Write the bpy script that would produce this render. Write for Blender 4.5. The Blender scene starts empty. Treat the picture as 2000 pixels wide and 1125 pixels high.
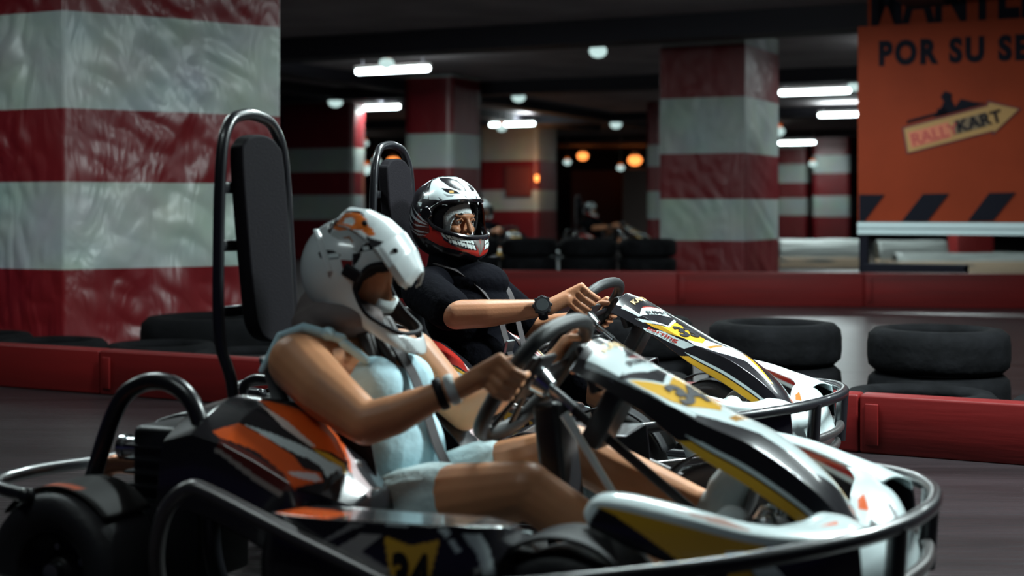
import bpy, bmesh, math, random
import numpy as np
from mathutils import Vector, Matrix, Euler, noise
random.seed(7)
S = bpy.context.scene
C = S.collection
PI = math.pi
# ------------------------------------------------------------------ camera, world, exposure
cam = bpy.data.cameras.new('camera')
cam.sensor_width = 36; cam.lens = 50.4; cam.shift_y = -0.0778
cam.clip_end = 200
co = bpy.data.objects.new('camera', cam); C.objects.link(co)
co.location = (0, 0, .95); co.rotation_euler = (PI/2, 0, 0)
cam.dof.use_dof = True; cam.dof.focus_distance = 4.75; cam.dof.aperture_fstop = 2.2
S.camera = co
w = bpy.data.worlds.new('World'); S.world = w; w.use_nodes = True
w.node_tree.nodes['Background'].inputs[0].default_value = (.040, .032, .125, 1)
w.node_tree.nodes['Background'].inputs[1].default_value = .26
S.view_settings.view_transform = 'Standard'; S.view_settings.look = 'None'
S.view_settings.gamma = 1; S.view_settings.use_curve_mapping = False
S.view_settings.exposure = 0.0
G = math.radians(-25.5)            # the whole garage grid is turned this much against the view
LAMP = 1.0

# ------------------------------------------------------------------ helpers
def tag(o, label=None, cat=None, group=None, kind=None):
    if label: o['label'] = label
    if cat: o['category'] = cat
    if group: o['group'] = group
    if kind: o['kind'] = kind
    return o
def empty(name, loc=(0,0,0), rz=0, label=None, cat=None, group=None):
    o = bpy.data.objects.new(name, None); C.objects.link(o)
    o.location = loc; o.rotation_euler = (0,0,rz); o.empty_display_size = .1
    return tag(o, label, cat, group)
def link(name, me, m, parent=None, smooth=True, loc=None):
    o = bpy.data.objects.new(name, me); C.objects.link(o)
    if m is not None: me.materials.append(m)
    if smooth:
        for p in me.polygons: p.use_smooth = True
    if parent is not None: o.parent = parent
    if loc is not None: o.location = loc
    return o
def copy_tree(o, parent=None):
    c = o.copy(); C.objects.link(c); c.parent = parent
    for ch in list(o.children): copy_tree(ch, c)
    return c

def mat(name, col, rough=.5, metal=0, coat=0, spec=.5, bump=0, bscale=60, var=0, vscale=4, sss=0, emis=None, estr=0, col2=None, stretch=None, attr=False, alpha=1, bdist=.004):
    m = bpy.data.materials.new(name); m.use_nodes = True
    nt = m.node_tree; b = nt.nodes['Principled BSDF']
    b.inputs['Base Color'].default_value = (*col, 1)
    b.inputs['Roughness'].default_value = rough; b.inputs['Metallic'].default_value = metal
    b.inputs['Coat Weight'].default_value = coat; b.inputs['Coat Roughness'].default_value = .08
    b.inputs['Specular IOR Level'].default_value = spec
    if sss:
        b.inputs['Subsurface Weight'].default_value = sss
        b.inputs['Subsurface Radius'].default_value = (.02,.008,.004); b.inputs['Subsurface Scale'].default_value = .5
    if emis:
        b.inputs['Emission Color'].default_value = (*emis,1); b.inputs['Emission Strength'].default_value = estr
    tc = nt.nodes.new('ShaderNodeTexCoord'); src = tc.outputs['Object']
    if stretch:
        mp = nt.nodes.new('ShaderNodeMapping'); mp.inputs['Scale'].default_value = stretch[:3]
        if len(stretch) > 3: mp.inputs['Rotation'].default_value = (0,0,stretch[3])
        nt.links.new(src, mp.inputs[0]); src = mp.outputs[0]
    if attr:
        a = nt.nodes.new('ShaderNodeAttribute'); a.attribute_name = 'Col'
        nt.links.new(a.outputs['Color'], b.inputs['Base Color'])
    if var:
        n = nt.nodes.new('ShaderNodeTexNoise'); n.inputs['Scale'].default_value = vscale; n.inputs['Detail'].default_value = 6
        nt.links.new(src, n.inputs['Vector'])
        r = nt.nodes.new('ShaderNodeValToRGB'); r.color_ramp.elements[0].position = .35; r.color_ramp.elements[1].position = .65
        c2 = col2 or tuple(c*(1-var) for c in col)
        r.color_ramp.elements[0].color = (*c2,1); r.color_ramp.elements[1].color = (*col,1)
        nt.links.new(n.outputs['Fac'], r.inputs[0]); nt.links.new(r.outputs[0], b.inputs['Base Color'])
    if bump:
        n2 = nt.nodes.new('ShaderNodeTexNoise'); n2.inputs['Scale'].default_value = bscale; n2.inputs['Detail'].default_value = 4
        nt.links.new(src, n2.inputs['Vector'])
        bp = nt.nodes.new('ShaderNodeBump'); bp.inputs['Strength'].default_value = bump; bp.inputs['Distance'].default_value = bdist
        nt.links.new(n2.outputs['Fac'], bp.inputs['Height']); nt.links.new(bp.outputs[0], b.inputs['Normal'])
    return m

M = {}
M['tube'] = mat('black_powder_coat', (.010,.010,.013), .32, spec=.6, coat=.3)
M['tube2'] = mat('grey_steel_bar', (.20,.19,.19), .3, metal=.85)
M['rod'] = mat('zinc_plated_rod', (.75,.80,.80), .3, metal=.35)
M['rimdark'] = mat('dark_wheel_rim', (.03,.028,.028), .4, metal=.6)
M['chrome'] = mat('polished_steel', (.75,.8,.82), .18, metal=1, bump=.1)
M['steel'] = mat('brushed_steel', (.42,.45,.47), .3, metal=1, bump=.15)
M['rubber'] = mat('tyre_rubber', (.018,.017,.020), .55, bump=.4, bscale=80)
M['oldrubber'] = mat('scuffed_tyre_rubber', (.005,.005,.006), .85, spec=.08, bump=.6, bscale=25, var=.5, vscale=9, bdist=.01)
M['plastic'] = mat('black_plastic', (.012,.012,.015), .42)
M['pad'] = mat('black_vinyl_padding', (.008,.0065,.009), .85, spec=.12, bump=.3, bscale=200)
M['seat'] = mat('seat_shell', (.035,.034,.04), .45)
M['seatgrey'] = mat('seat_back_grey', (.10,.10,.11), .5)
M['grip'] = mat('steering_grip', (.014,.015,.016), .45, bump=.4, bscale=300)
M['belt'] = mat('belt_webbing', (.035,.028,.03), .75, bump=.4, bscale=400)
M['black_cloth'] = mat('black_cotton', (.0022,.0022,.004), .95, spec=.06, bump=.5, bscale=45, bdist=.01)
M['blue_cloth'] = mat('pale_blue_cotton', (.50,.74,.82), .85, bump=.5, bscale=22, bdist=.012)
M['white_cloth'] = mat('pale_shorts_cotton', (.58,.74,.76), .9, bump=.6, bscale=28, bdist=.012)
M['skin1'] = mat('skin_woman', (.66,.30,.15), .45, sss=.15, var=.18, vscale=7, spec=.4)
M['skin2'] = mat('skin_man', (.47,.205,.105), .45, sss=.12, var=.2, vscale=9, spec=.4, bump=.15, bscale=120)
M['hair'] = mat('dark_hair', (.025,.018,.017), .55, bump=.8, bscale=30, stretch=(1,1,.2))
M['net'] = mat('dark_grey_hood', (.15,.12,.115), .8, bump=.5, bscale=40)
M['balaclava'] = mat('white_balaclava', (.62,.66,.66), .9, bump=.8, bscale=180)
M['lining'] = mat('black_helmet_lining', (.008,.008,.010), .75, bump=.8, bscale=60)
M['dull'] = mat('dull_black_guard', (1,1,1), .6, spec=.25, attr=True)
M['paint'] = mat('painted_fibreglass', (1,1,1), .24, coat=.7, attr=True)
M['paint_matt'] = mat('worn_printed_plastic', (1,1,1), .38, coat=.25, attr=True)
M['ink'] = mat('black_ink', (.008,.007,.010), .6, spec=.2)
M['inkred'] = mat('red_ink', (.42,.03,.02), .4)
M['inkgold'] = mat('gold_ink', (.75,.48,.18), .4)
M['inkpink'] = mat('pink_ink', (.75,.13,.07), .5)
M['white_eye'] = mat('eye_white', (.6,.55,.52), .25)
M['iris'] = mat('iris_brown', (.02,.009,.006), .15)
M['lips'] = mat('brow_hair', (.02,.012,.01), .8)
M['sneaker'] = mat('pale_canvas', (.60,.66,.66), .75, bump=.3, bscale=120)
M['sole'] = mat('shoe_sole', (.12,.11,.11), .7)
M['heat'] = mat('copper_exhaust', (.55,.25,.15), .3, metal=.9, bump=.3)

# --- low level geometry
def grid_mesh(name, P, closeu=False, closev=False):
    """P: array [nu][nv][3] -> mesh"""
    P = np.asarray(P, float); nu, nv = P.shape[:2]
    me = bpy.data.meshes.new(name)
    fs = []
    for i in range(nu if closeu else nu-1):
        i2 = (i+1) % nu
        for j in range(nv if closev else nv-1):
            j2 = (j+1) % nv
            fs.append((i*nv+j, i2*nv+j, i2*nv+j2, i*nv+j2))
    me.from_pydata(P.reshape(-1,3).tolist(), [], fs); me.update()
    return me
def catmull(pts, n=6, closed=False):
    P = [Vector(p) for p in pts]; out = []
    N = len(P); segs = N if closed else N-1
    for i in range(segs):
        p0 = P[(i-1)%N] if (closed or i>0) else P[0]*2-P[1]
        p1 = P[i]; p2 = P[(i+1)%N]
        p3 = P[(i+2)%N] if (closed or i+2<N) else P[-1]*2-P[-2]
        for k in range(n):
            t = k/n
            out.append(.5*((2*p1)+(-p0+p2)*t+(2*p0-5*p1+4*p2-p3)*t*t+(-p0+3*p1-3*p2+p3)*t**3))
    if not closed: out.append(P[-1])
    return out
def sweep(bm, path, r, seg=12, closed=False, caps=True, flat=1.0, up=None):
    """sweep a circle (or flattened ellipse) of radius r (number or list) along path"""
    path = [Vector(p) for p in path]; N = len(path)
    rs = r if isinstance(r,(list,tuple)) else [r]*N
    T = []
    for i in range(N):
        a = path[(i-1)%N] if (closed or i>0) else path[0]
        b = path[(i+1)%N] if (closed or i<N-1) else path[-1]
        T.append((b-a).normalized())
    u = Vector(up) if up else (Vector((0,0,1)) if abs(T[0].z) < .9 else Vector((1,0,0)))
    n = (u - T[0]*u.dot(T[0])).normalized()
    rings = []
    for i in range(N):
        if i: 
            n = (n - T[i]*n.dot(T[i])).normalized()
        b = T[i].cross(n)
        rings.append([bm.verts.new(path[i] + n*math.cos(2*PI*k/seg)*rs[i]*flat + b*math.sin(2*PI*k/seg)*rs[i]) for k in range(seg)])
    for i in range(N if closed else N-1):
        A, B = rings[i], rings[(i+1)%N]
        for k in range(seg): bm.faces.new((A[k],A[(k+1)%seg],B[(k+1)%seg],B[k]))
    if caps and not closed:
        bm.faces.new(rings[0][::-1]); bm.faces.new(rings[-1])
def box(bm, c, s, rot=None, bev=0):
    m = Matrix.Translation(c) @ (rot.to_4x4() if rot is not None else Matrix()) @ Matrix.Diagonal((*s,1))
    r = bmesh.ops.create_cube(bm, size=1, matrix=m)
    if bev:
        es = list({e for v in r['verts'] for e in v.link_edges})
        bmesh.ops.bevel(bm, geom=es, offset=bev, segments=3, affect='EDGES', profile=.5)
def cyl(bm, a, b, r, r2=None, seg=24):
    a = Vector(a); b = Vector(b); sweep(bm, [a, b], [r, r if r2 is None else r2], seg=seg)
def cap(bm, p, q, r1, r2, seg=16, k=5):
    """closed tapered capsule"""
    p = Vector(p); q = Vector(q); d = (q-p); L = d.length
    if L < 1e-6: d = Vector((0,0,1)); L = 1e-6
    d.normalize()
    path, rr = [], []
    for i in range(k+1):
        a = PI/2*(i/k); path.append(p - d*r1*math.cos(a)); rr.append(max(r1*math.sin(a), r1*.03))
    for i in range(k+1):
        a = PI/2*(i/k); path.append(q + d*r2*math.sin(a)); rr.append(max(r2*math.cos(a), r2*.03))
    u = Vector((0,0,1)) if abs(d.z) < .9 else Vector((1,0,0))
    n = (u - d*u.dot(d)).normalized(); b = d.cross(n)
    rings = [[bm.verts.new(c + (n*math.cos(2*PI*j/seg)+b*math.sin(2*PI*j/seg))*r) for j in range(seg)] for c, r in zip(path, rr)]
    for A, B in zip(rings, rings[1:]):
        for j in range(seg): bm.faces.new((A[j],A[(j+1)%seg],B[(j+1)%seg],B[j]))
    bm.faces.new(rings[0][::-1]); bm.faces.new(rings[-1])
def chain(bm, pts, rs):
    for (a, b, r1, r2) in zip(pts, pts[1:], rs, rs[1:]): cap(bm, a, b, r1, r2)
def ell(bm, c, r, rot=None, seg=24):
    m = Matrix.Translation(c) @ (rot.to_4x4() if rot is not None else Matrix()) @ Matrix.Diagonal((*r,1))
    bmesh.ops.create_uvsphere(bm, u_segments=seg, v_segments=seg//2, radius=1, matrix=m)
def bobj(name, bm, m, parent=None, smooth=True, loc=None, bevel=0, auto=True):
    bmesh.ops.recalc_face_normals(bm, faces=bm.faces)
    me = bpy.data.meshes.new(name); bm.to_mesh(me); bm.free()
    o = link(name, me, m, parent, smooth, loc)
    if bevel:
        b = o.modifiers.new('bevel','BEVEL'); b.width = bevel; b.segments = 3; b.limit_method = 'ANGLE'
    if smooth and auto:
        me.set_sharp_from_angle(angle=math.radians(42))
    return o
def fused(name, bm, m, parent, voxel=.005, smooth=4, loc=None):
    o = bobj(name, bm, m, parent, True, loc, auto=False)
    r = o.modifiers.new('fuse','REMESH'); r.mode = 'VOXEL'; r.voxel_size = voxel; r.use_smooth_shade = True
    s = o.modifiers.new('soft','SMOOTH'); s.factor = .5; s.iterations = smooth
    return o
def ribbon(bm, path, width, side, th=.0025):
    """flat strap along path; side = width direction"""
    P = catmull(path, 6); rows = []
    for i, p in enumerate(P):
        t = (P[min(i+1,len(P)-1)]-P[max(i-1,0)]).normalized()
        s = Vector(side); s = (s - t*s.dot(t)).normalized(); n = t.cross(s)
        rows.append([bm.verts.new(p+s*a*width/2+n*b*th/2) for a, b in ((-1,-1),(1,-1),(1,1),(-1,1))])
    for A, B in zip(rows, rows[1:]):
        for k in range(4): bm.faces.new((A[k],A[(k+1)%4],B[(k+1)%4],B[k]))
    bm.faces.new(rows[0][::-1]); bm.faces.new(rows[-1])

def inside(px, py, poly):
    r = np.zeros(px.shape, bool); n = len(poly); j = n-1
    for i in range(n):
        xi, yi = poly[i]; xj, yj = poly[j]
        if yi != yj:
            r ^= ((yi > py) != (yj > py)) & (px < (xj-xi)*(py-yi)/(yj-yi)+xi)
        j = i
    return r
def paint(me, U, V, base, decals):
    """colour attribute = the printed graphics, plus highlights painted into the engine side cover; U,V per vertex panel coordinates"""
    n = len(me.vertices); col = np.ones((n,4)); col[:,:3] = base
    U = np.asarray(U).ravel(); V = np.asarray(V).ravel()
    for c, poly in decals: col[inside(U,V,poly),:3] = c
    a = me.color_attributes.new('Col','FLOAT_COLOR','POINT')
    a.data.foreach_set('color', col.ravel())
_tc = {}
def text2d(s, size=1, bold=.0, shear=0, spacing=1):
    """triangulated 2-D outline of a string (verts, faces) with origin at its lower left"""
    key = (s,size,bold,shear,spacing)
    if key in _tc: return _tc[key]
    cu = bpy.data.curves.new('lettering','FONT'); cu.body = s; cu.size = size; cu.offset = bold; cu.shear = shear
    cu.space_character = spacing; cu.fill_mode = 'FRONT'; cu.resolution_u = 4
    o = bpy.data.objects.new('lettering', cu); C.objects.link(o)
    dg = bpy.context.evaluated_depsgraph_get(); me = o.evaluated_get(dg).to_mesh()
    vs = [tuple(v.co) for v in me.vertices]; fs = [tuple(p.vertices) for p in me.polygons]
    o.evaluated_get(dg).to_mesh_clear(); bpy.data.objects.remove(o); bpy.data.curves.remove(cu)
    _tc[key] = (vs, fs); return vs, fs
def letters(name, s, m, parent, fmap, h, bold=.0, shear=0, spacing=1, cuts=1, wscale=1.0, center=False):
    """printed letters of height h mapped by fmap(u,v)->(x,y,z); u runs along the text"""
    vs, fs = text2d(s, 1, bold, shear, spacing)
    k = h/.70
    W = max(v[0] for v in vs)*k*wscale
    bm = bmesh.new(); V = [bm.verts.new((v[0]*k*wscale-(W/2 if center else 0), v[1]*k-(h/2 if center else 0), 0)) for v in vs]
    for f in fs:
        try: bm.faces.new([V[i] for i in f])
        except ValueError: pass
    if cuts:
        bmesh.ops.triangulate(bm, faces=bm.faces)
        bmesh.ops.subdivide_edges(bm, edges=bm.edges, cuts=cuts, use_grid_fill=True)
    for v in bm.verts: v.co = Vector(fmap(v.co.x, v.co.y))
    me = bpy.data.meshes.new(name); bm.to_mesh(me); bm.free()
    return link(name, me, m, parent, False)

# ------------------------------------------------------------------ lights and fixtures
M['tubeglow'] = mat('lit_fluorescent_tube', (.9,1,1), .5, emis=(.85,1.0,1.0), estr=14)
M['fixture'] = mat('lamp_housing', (.45,.45,.42), .5)
M['dome'] = mat('lit_dome_cover', (.8,.95,.92), .4, emis=(.62,.85,.82), estr=.9)
M['sodium'] = mat('lit_orange_lamp', (1,.5,.2), .4, emis=(1,.28,.06), estr=2.6)
M['domered'] = mat('orange_lamp_collar', (.7,.16,.03), .5, emis=(1,.2,.03), estr=.5)
def tube_lamp(x, y, z, length, label, watts=0, rz=G, seen=True, group='ceiling tube lamps'):
    t = empty('tube_light', (x,y,z), rz, label, 'ceiling light', group)
    bm = bmesh.new(); box(bm, (0,0,.055), (length,.09,.04), bev=.008); bobj('housing', bm, M['fixture'], t)
    bm = bmesh.new(); cap(bm, (-length/2+.05,0,0), (length/2-.05,0,0), .042, .042); bobj('tube', bm, M['tubeglow'], t)
    for s in (-.4,.4):
        bm = bmesh.new(); cyl(bm, (s*length,0,.07), (s*length,0,CEIL-z-.002), .006); bobj('hanger', bm, M['tube'], t)
    if watts:
        l = bpy.data.lights.new('lamp_light','AREA'); l.shape = 'RECTANGLE'; l.size = length; l.size_y = .09
        l.energy = watts*LAMP; l.color = (.84,1.0,1.0)
        lo = bpy.data.objects.new('lamp_light', l); C.objects.link(lo); lo.parent = t; lo.location = (0,0,-.05)
        l2 = l.copy(); l2.energy = watts*LAMP*(.5 if y>15 else .22); l2.size_y = .05; lo = bpy.data.objects.new('lamp_light', l2); C.objects.link(lo); lo.parent = t; lo.location = (0,0,.085); lo.rotation_euler = (PI,0,0)
    return t
CEIL = 3.12
# tubes seen in the picture
for x, y, L, wt, lab in [
    (-1.66,19.9,1.2,90,'white tube light highest above the far drivers'),
    (-2.65,27.3,1.2,80,'white tube light just left of the second striped pillar'),
    (0.0,32.7,1.15,70,'warm white tube light right of the second striped pillar'),
    (4.98,23.6,1.2,80,'long white tube light right of the large striped pillar'),
    (6.85,29.3,1.2,60,'white tube light half hidden by the orange sign'),
    (8.35,42.0,1.1,60,'lowest white tube light right of the large striped pillar')]:
    tube_lamp(x,y,2.87,L,lab,wt)
# unseen tubes: some light karts and drivers, others are added to brighten pillars
for x, y, wt in [(2.7,4.4,340),(.45,5.6,130),(-2.3,5.4,42),(-4.6,7.4,32),(4.6,8.6,22),(.6,9.3,28),(2.0,12.4,95),(-2.2,12.6,60),(-1.3,2.0,5),(5.5,18.3,80)]:  # last entries are added: pillar fronts, camera-side fill, pillar side from behind the sign
    tube_lamp(x,y,2.87,1.2,'unseen white tube light under the ceiling',wt)
def dome(x, y, z, r, label, kind='dome', drop=None):
    t = empty('dome_lamp', (x,y,z), 0, label, 'ceiling lamp', 'round ceiling lamps')
    bm = bmesh.new(); ell(bm, (0,0,0), (r,r,r*.75)); bobj('cover', bm, M[kind], t)
    bm = bmesh.new(); cyl(bm, (0,0,r*.5), (0,0,r*1.15), r*.55)
    bobj('collar', bm, M['domered'] if kind=='dome' else M['fixture'], t)
    bm = bmesh.new(); cyl(bm, (0,0,r), (0,0,CEIL-z), .008, seg=8); bobj('hanger', bm, M['fixture'], t)
for i, (px, py, d, r, kind, lab) in enumerate([
    (1168,100,17.6,.11,'dome','round lamp nearest the dark beam above the far driver'),
    (655,199,26.0,.13,'dome','round lamp at the left end of the lower left tube light'),
    (1013,190,25.2,.12,'dome','round lamp hanging left of the large striped pillar'),
    (1203,243,33,.13,'dome','pale round lamp low between the middle pillars'),
    (755,124,19.0,.10,'dome','round lamp just above the highest tube light'),
    (1520,257,36,.16,'dome','bright round lamp touching the right edge of the large striped pillar'),
    (1670,168,22.8,.11,'dome','round lamp beside the left edge of the orange sign'),
    (713,331,40,.19,'dome','bright oval lamp low behind the left roll hoop'),
    (711,280,42,.13,'dome','pale lamp above the bright oval lamp'),
    (735,315,43,.13,'dome','pale lamp touching the far roll hoop'),
    (768,316,50,.22,'sodium','orange lamp seen through the far roll hoop'),
    (1138,305,50,.19,'sodium','orange lamp left of the maroon shutter'),
    (1240,313,50,.24,'sodium','orange lamp in front of the grey wall panel'),
    (1212,328,42,.11,'dome','small pale lamp under the orange lamps'),
    (1108,317,42,.11,'dome','small pale lamp left of the orange lamps'),
    (980,250,30,.10,'dome','small round lamp just under the warm tube light'),
    (1588,320,38,.11,'dome','small round lamp between the two back right pillars')]):
    dome((px-1000)*d/2800, d, .95-(py-407)*d/2800, r, lab, kind)

# ------------------------------------------------------------------ setting
M['floor'] = mat('dark_rubbered_asphalt', (.020,.015,.017), .30, bump=.35, bscale=3.5, var=.55, vscale=.55, stretch=(1,9,1,-G), spec=.5, bdist=.02)
M['ceil'] = mat('sooty_concrete', (.34,.29,.30), .85, bump=.3, bscale=5, var=.3, vscale=1.2)
M['beam'] = mat('dark_painted_beam', (.020,.018,.026), .7, bump=.2, bscale=5)
M['backwall'] = mat('dark_back_wall', (.045,.030,.034), .85, var=.5, vscale=.6)
def struct(o): return tag(o, kind='structure')
def slab(name, c, s, m, rz=0):
    bm = bmesh.new(); box(bm, (0,0,0), s); o = bobj(name, bm, m, smooth=False); o.location = c; o.rotation_euler = (0,0,rz); return struct(o)
slab('floor', (0,28,-.05), (90,80,.1), M['floor'])
slab('ceiling', (0,28,CEIL+.05), (90,80,.1), M['ceil'])
slab('wall_back', (0,56,1.6), (90,.2,3.3), M['backwall'])
# beams (part of the garage structure)
gu = Vector((math.cos(G), math.sin(G), 0)); gv = Vector((-math.sin(G), math.cos(G), 0))
def beam(name, p, along, L, wd, dp):
    rz = math.atan2(along.y, along.x)
    slab(name, (p[0],p[1],CEIL-dp/2-.001), (L,wd,dp), M['beam'], rz)
for i, (px, py, dp) in enumerate([(0,17.2,.26),(0,24.6,.22),(0,34.0,.2),(0,44,.2),(0,12.0,.2)]):
    beam('trim_%d' % (i+1), (px,py), gu, 60, .5, dp)
for i, (px, py) in enumerate([(-5.2,22),(1.2,31),(6.9,20)]):
    beam('trim_%d' % (i+6), (px,py), gv, 34, .4, .18)

# ---- red and white tarpaulin covered pillars
def tarp_mat(name, bands, bump, rough, bsc, dark=1.0):
    """bands: list of z boundaries from the ground up, first band red"""
    m = bpy.data.materials.new(name); m.use_nodes = True; nt = m.node_tree; b = nt.nodes['Principled BSDF']
    b.inputs['Roughness'].default_value = rough; b.inputs['Specular IOR Level'].default_value = .6
    g = nt.nodes.new('ShaderNodeNewGeometry'); sx = nt.nodes.new('ShaderNodeSeparateXYZ'); nt.links.new(g.outputs['Position'], sx.inputs[0])
    mr = nt.nodes.new('ShaderNodeMapRange'); mr.inputs[1].default_value = 0; mr.inputs[2].default_value = 4
    nt.links.new(sx.outputs['Z'], mr.inputs[0])
    r = nt.nodes.new('ShaderNodeValToRGB'); r.color_ramp.interpolation = 'CONSTANT'
    nt.links.new(mr.outputs[0], r.inputs[0])
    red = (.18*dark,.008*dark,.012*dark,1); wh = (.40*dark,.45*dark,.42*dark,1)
    cr = r.color_ramp; cr.elements[0].position = 0; cr.elements[0].color = red
    cr.elements[1].position = bands[0]/4; cr.elements[1].color = wh
    for i, z in enumerate(bands[1:]):
        e = cr.elements.new(z/4); e.color = red if i%2==0 else wh
    n = nt.nodes.new('ShaderNodeTexNoise'); n.inputs['Scale'].default_value = 2.2; n.inputs['Detail'].default_value = 5
    tc = nt.nodes.new('ShaderNodeTexCoord'); nt.links.new(tc.outputs['Object'], n.inputs['Vector'])
    mx = nt.nodes.new('ShaderNodeMix'); mx.data_type = 'RGBA'; mx.blend_type = 'MULTIPLY'; mx.inputs['Factor'].default_value = .35
    nt.links.new(r.outputs[0], mx.inputs['A']); nt.links.new(n.outputs['Color'], mx.inputs['B'])
    nt.links.new(mx.outputs['Result'], b.inputs['Base Color'])
    n2 = nt.nodes.new('ShaderNodeTexNoise'); n2.inputs['Scale'].default_value = bsc; n2.inputs['Detail'].default_value = 3; n2.inputs['Distortion'].default_value = 1.4
    mp = nt.nodes.new('ShaderNodeMapping'); mp.inputs['Rotation'].default_value = (.5,.9,.3); mp.inputs['Scale'].default_value = (1,1,.45)
    nt.links.new(tc.outputs['Object'], mp.inputs[0]); nt.links.new(mp.outputs[0], n2.inputs['Vector'])
    bp = nt.nodes.new('ShaderNodeBump'); bp.inputs['Strength'].default_value = bump; bp.inputs['Distance'].default_value = .05
    nt.links.new(n2.outputs['Fac'], bp.inputs['Height']); nt.links.new(bp.outputs[0], b.inputs['Normal'])
    return m
def pillar(name, corners, bands, label, z1=CEIL-.02, bump=.5, rough=.4, bsc=3, wr=0, dark=1, ns=90, res=.03):
    """plan polygon corners (world), wrapped in a striped tarpaulin with real folds"""
    base = Vector((sum(c[0] for c in corners)/len(corners), sum(c[1] for c in corners)/len(corners), 0))
    t = empty('striped_pillar', base, 0, label, 'pillar', 'tarpaulin wrapped pillars')
    pts = []
    for i in range(len(corners)):
        a = Vector((*corners[i],0)); b = Vector((*corners[(i+1)%len(corners)],0)); n = max(2,int((b-a).length/res))
        nn = Vector(((b-a).y, -(b-a).x, 0)).normalized()
        for k in range(n): pts.append((a+(b-a)*k/n, nn, i, k/n))
    nz = max(8,int(z1/res)); P = []
    for j in range(nz+1):
        z = z1*j/nz; row = []
        for p, nn, i, f in pts:
            q = p-base
            if wr:
                e = min(f,1-f)*4; e = min(1,e)
                d = noise.noise(Vector((q.x*2.3+q.y*1.2+z*1.2+i*3, z*2.2-q.x*1.6, i)))*.6 + abs(noise.noise(Vector((q.x*5+z*4, z*3-q.x*4+q.y*3, i+5))))*.7
                q = q + nn*wr*d*e
            row.append((q.x,q.y,z))
        P.append(row)
    me = grid_mesh('tarpaulin', P, closev=True)
    m = tarp_mat('tarp_'+str(len(bpy.data.materials)), bands, bump, rough, bsc, dark)
    link('tarpaulin', me, m, t)
    return t
pillar('p0', [(-4.5,10.16),(-2.94,9.4),(-1.67,10.3),(-2.5,11.6),(-4.6,11.6)], [.545,1.115,1.60,2.235,2.85], 'nearest and widest striped pillar filling the left edge', wr=.055, bump=.8, rough=.36, bsc=2.6, res=.02)
pillar('p1', [(1.80,17.46),(2.76,17.0),(3.40,18.3),(2.44,18.77)], [.56,1.06,1.60,2.27,2.9], 'large striped pillar in the middle right, beside the orange sign', wr=.035, bump=.6, rough=.45, bsc=3)
def sq_pillar(pxa, pxb, pxc, d, ys, label, dark=1, z1=CEIL-.02, bump=.4):
    """corner b nearest; a left edge, c right edge, given as picture columns at depth d"""
    B = Vector(((pxb-1000)*d/2800, d, 0))
    def hit(px, dr):
        u = (px-1000)/2800; t = (u*B.y-B.x)/(dr.x-u*dr.y); return B+dr*t
    A = hit(pxa, -gu); Cc = hit(pxc, gv); 
    if (Cc-B).length > 2.5: Cc = B + gv*2.5
    D = A+(Cc-B)
    zs = [.95-(y-407)*d/2800 for y in ys]
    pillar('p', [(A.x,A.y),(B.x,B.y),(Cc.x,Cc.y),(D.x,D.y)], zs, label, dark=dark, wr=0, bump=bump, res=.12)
sq_pillar(792,882,938,23.0,(428,380,328,262,150),'striped pillar behind the far roll hoop, under the tube lights')
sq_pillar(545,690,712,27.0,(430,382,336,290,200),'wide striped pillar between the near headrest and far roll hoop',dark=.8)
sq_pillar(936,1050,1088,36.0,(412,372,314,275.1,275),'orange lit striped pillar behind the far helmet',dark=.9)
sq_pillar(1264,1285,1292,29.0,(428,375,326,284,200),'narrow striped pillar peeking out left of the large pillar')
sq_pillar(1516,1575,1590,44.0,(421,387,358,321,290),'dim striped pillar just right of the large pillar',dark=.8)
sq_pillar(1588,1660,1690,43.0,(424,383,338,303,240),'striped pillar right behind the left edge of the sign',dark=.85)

# ---- wall details far behind
M['shutter'] = mat('maroon_shutter', (.075,.022,.016), .6, bump=.6, bscale=6, stretch=(6,1,.1))
M['beige'] = mat('grey_beige_panel', (.24,.19,.17), .8)
bm = bmesh.new(); box(bm, (0,0,0), (1.9,.08,2.3), bev=.01)
for k in range(9): box(bm, (-.8+k*.2,-.05,0), (.03,.04,2.2))
o = bobj('roller_shutter', bm, M['shutter'], smooth=False); o.location = (3.1,52,1.16)
tag(o,'maroon ribbed shutter in the dark far wall','shutter')
bm = bmesh.new(); box(bm, (0,0,0), (1.0,.3,2.35), bev=.02); box(bm,(0,-.17,1.1),(1.06,.06,.08)); 
o = bobj('wall_panel', bm, M['beige'], smooth=False); o.location = (4.35,50,1.18)
tag(o,'grey beige panel standing right of the maroon shutter','panel')
M['brown'] = mat('dark_red_notice', (.12,.02,.015), .6)
bm = bmesh.new(); box(bm,(0,0,0),(.72,.05,.76),bev=.01); box(bm,(0,-.03,0),(.60,.02,.64))
o = bobj('notice_board', bm, M['brown'], smooth=False); o.location = (.16,36.18,1.62); o.rotation_euler=(0,0,G)
tag(o,'dark red notice board on the orange lit pillar','notice board')
bm = bmesh.new(); box(bm,(0,0,0),(.10,.10,.16),bev=.02); cap(bm,(0,-.05,-.02),(0,-.05,.05),.03,.03)
o = bobj('wall_lamp', bm, M['sodium'], smooth=False); o.location = (.62,35.9,1.70)
l = bpy.data.lights.new('lamp_light','POINT'); l.energy=26; l.color=(1,.42,.14); l.shadow_soft_size=.1; lo=bpy.data.objects.new('lamp_light',l); C.objects.link(lo); lo.parent=o; lo.location=(0,-.7,.1)
tag(o,'small amber light beside the red notice board','light')
M['whitewrap'] = mat('white_barrier_wrap', (.46,.50,.48), .45, bump=.9, bscale=3, stretch=(.6,1,5), var=.35, vscale=2, bdist=.04)
M['beigestrip'] = mat('barrier_foot_beige', (.55,.42,.30), .5)
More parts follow.
